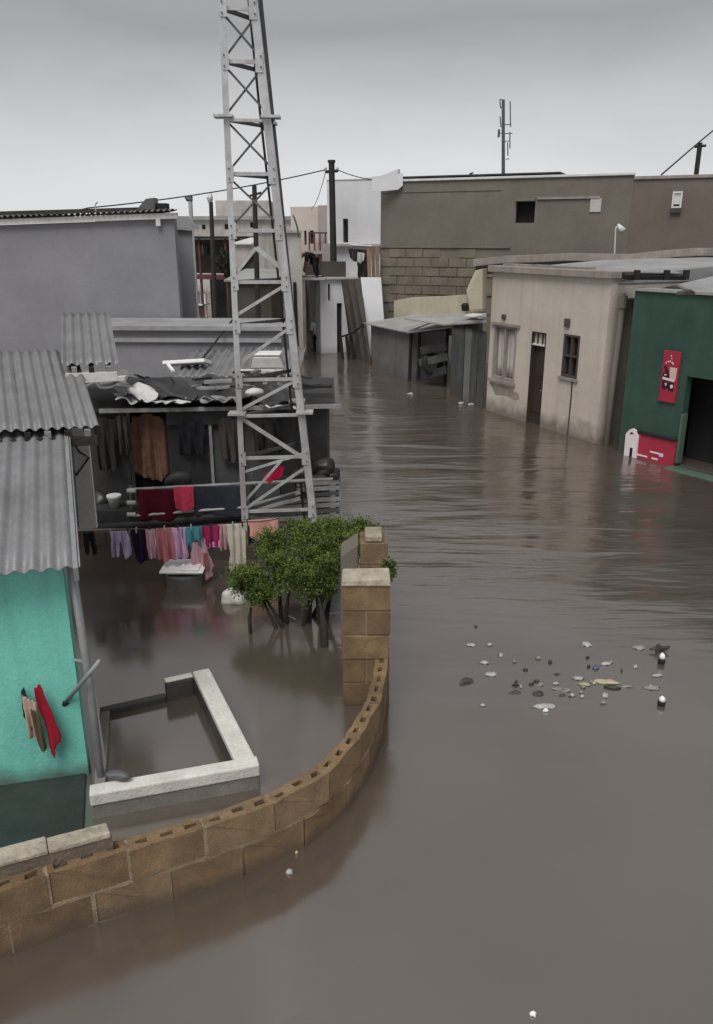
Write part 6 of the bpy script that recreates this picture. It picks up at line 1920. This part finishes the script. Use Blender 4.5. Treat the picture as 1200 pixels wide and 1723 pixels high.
# floating bottles: white top, dark underside
for k, (x, y, h_, lb) in enumerate(((1112, 1116, 0.11, 'white topped bottle bobbing beside dark winged debris'), (1112, 1186, 0.085, 'white topped bottle nearest at right of rubbish'))):
    c_ = on_z(x, y, 0)
    t = thing('floating_bottle', lb, 'bottle', c_, 'floating bottles')
    MB().tube([c_ + V((0, 0, -0.03)), c_ + V((0.004, 0, 0.02)), c_ + V((0.006, 0, h_ * 0.5))], [0.025, 0.034, 0.032], 12).build('body', M['black'], t, smooth=True)
    MB().tube([c_ + V((0.006, 0, h_ * 0.5)), c_ + V((0.004, 0, h_ * 0.8)), c_ + V((0, 0, h_))], [0.031, 0.024, 0.008], 12).build('top', M['white_plastic'], t, smooth=True)
c_ = on_z(1110, 1097, 0)
t = thing('floating_branch', 'dark winged branch debris behind white topped bottle', 'branch', c_)
MB().tube([c_ + V((-0.1, 0, 0.03)), c_ + V((-0.02, 0, 0.045)), c_ + V((0.09, 0.0, 0.05))], [0.008, 0.02, 0.01], 6).build('twig', M['stone'], t)
MB().tube([c_ + V((-0.02, 0, -0.05)), c_ + V((-0.015, 0, 0.05)), c_ + V((-0.02, 0, 0.08))], [0.02, 0.03, 0.02], 8).build('stump', M['stone'], t)
MB().prism([c_ + V((0, 0, 0.03)), c_ + V((0.1, 0, 0.055)), c_ + V((0.07, 0, 0.02)), c_ + V((0.03, 0, 0.0))], (0, 0.03, 0)).build('leaf', M['stone'], t)

rnd = random.Random(91)
for k in range(22):
    x, y = rnd.gauss(960, 75), rnd.gauss(1145, 22)
    scrap(x, y, rnd.uniform(.01, .035), rnd.uniform(.008, .02), rnd.choice([M['plastic'], M['stone_pale'], M['stone'], M['plastic']]), 'tiny fleck of litter drifting among the larger rubbish in the street', 200 + k, 'litter_fleck')

# feeder cable and bolts on the mast
zs_ = [-0.3, 0.8, 1.9, 3.1, 4.2, 5.3, 6.6, 8.0]
MB().tube([leg(K0, K1, z) + V((-0.06 + 0.012 * math.sin(3 * z), -0.1, 0)) for z in zs_], 0.014, 6).build('feeder_cable', M['wire'], mast_)
for z in lev:
    for a_, b_, dx in ((L0, L1, 0.035), (R0, R1, -0.035)):
        p = leg(a_, b_, z) + V((dx, -0.012, 0))
        for dz in (-0.05, 0.05):
            MB().tube([p + V((0, 0, dz)), p + V((0, -0.012, dz))], 0.009, 6).build('bolt', M['galv_dark'], mast_)

# clutter on and before the black shack
rnd = random.Random(33)
dk = [(0.03, 0.028, 0.028), (0.05, 0.045, 0.042), (0.022, 0.022, 0.026), (0.07, 0.06, 0.055)]
spots = [(160, 196, 700, 0.75, 'black cloth hanging leftmost on the shack front'), (196, 218, 696, 0.55, 'charcoal cloth hanging left of the brown curtain'), (300, 345, 708, 0.5, 'black sheet hanging right of the brown curtain'), (368, 400, 705, 0.62, 'dark grey cloth hanging beside the door post'), (425, 470, 712, 0.45, 'dark cloth hanging behind the mast on shack front')]
for k, (x0, x1, y, dr_, lb) in enumerate(spots):
    garment('hanging_sheet', PS.p(PS.uz(x0, y)[0], at((x0 + x1) / 2, y, 10.55).z, 0.13), PS.p(PS.uz(x1, y)[0], at((x0 + x1) / 2, y, 10.55).z, 0.13), dr_, [(0, 0.03), (0.5, 0), (1, 0.05), (0.96, 0.9), (0.7, 1), (0.3, 0.94), (0.04, 0.98)], cloth('shack%d' % k, dk[k % 4], 0.35), lb, 'cloth', 'dark sheets on the shack front', 2.2, 0.03, 80 + k)
for k in range(16):
    px = rnd.uniform(225, 500)
    a_ = at(px, rnd.uniform(640, 672), rnd.uniform(10.8, 12.0)) + V((0, 0, rnd.uniform(0.06, 0.16)))
    d_ = V((rnd.uniform(-0.5, 0.5), rnd.uniform(-0.3, 0.3), rnd.uniform(-0.05, 0.08)))
    MB().bar(a_, a_ + d_, rnd.uniform(0.03, 0.12), rnd.uniform(0.015, 0.04)).build('roof_scrap', rnd.choice([M['tin'], M['tin_grey'], M['slat'], M['dark_wood'], M['tarp'], M['zinc_old']]), SK_)
for k, (x, y, w_, lb) in enumerate(((300, 812, 0.16, 'dark tub on the ledge behind the pink cloth'), (165, 850, 0.2, 'black barrel at the left end of yard rail'), (505, 800, 0.14, 'dark bundle behind the mast right leg'))):
    tag(blob(at(x, y, 10.15), w_, w_ * 0.8, w_ * 0.9, 120 + k).build('yard_bundle', [M['tin'], M['tarp'], M['tarp']][k], None, smooth=True), lb.replace('tub', 'bundle').replace('barrel', 'bundle'), 'bundle')

# low brown block wall at the back of the yard, behind the washing
yb = thing('yard_back_wall', 'low dark brown block wall behind the washing line', 'wall', V((-2.3, 9.3, 0)))
ybm = mat('dark_wet_block', (0.075, 0.056, 0.042), 0.75, 0.35, 5, 0.4, 60, blotch=0.4, mud=0.5, mudz=0.1, dirt=(0.05, 0.04, 0.03), speck=0.25)
rnd = random.Random(44)
bmx = MB().box(0, 0.405, 0, 0.14, 0, 0.185)
for c_ in range(3):
    x = -3.5 + (0.2 if c_ % 2 else 0)
    while x < -1.55:
        MB().box(x, x + 0.4, 9.3 + rnd.uniform(-0.006, 0.006), 9.43, -0.2 + 0.195 * c_, -0.2 + 0.195 * c_ + 0.186 + rnd.uniform(-0.004, 0.002)).build('block', ybm, yb, bevel=0.006)
        x += 0.41
MB().box(-3.48, -1.35, 9.312, 9.42, -0.6, 0.375).build('mortar_core', M['low_wall'], yb)
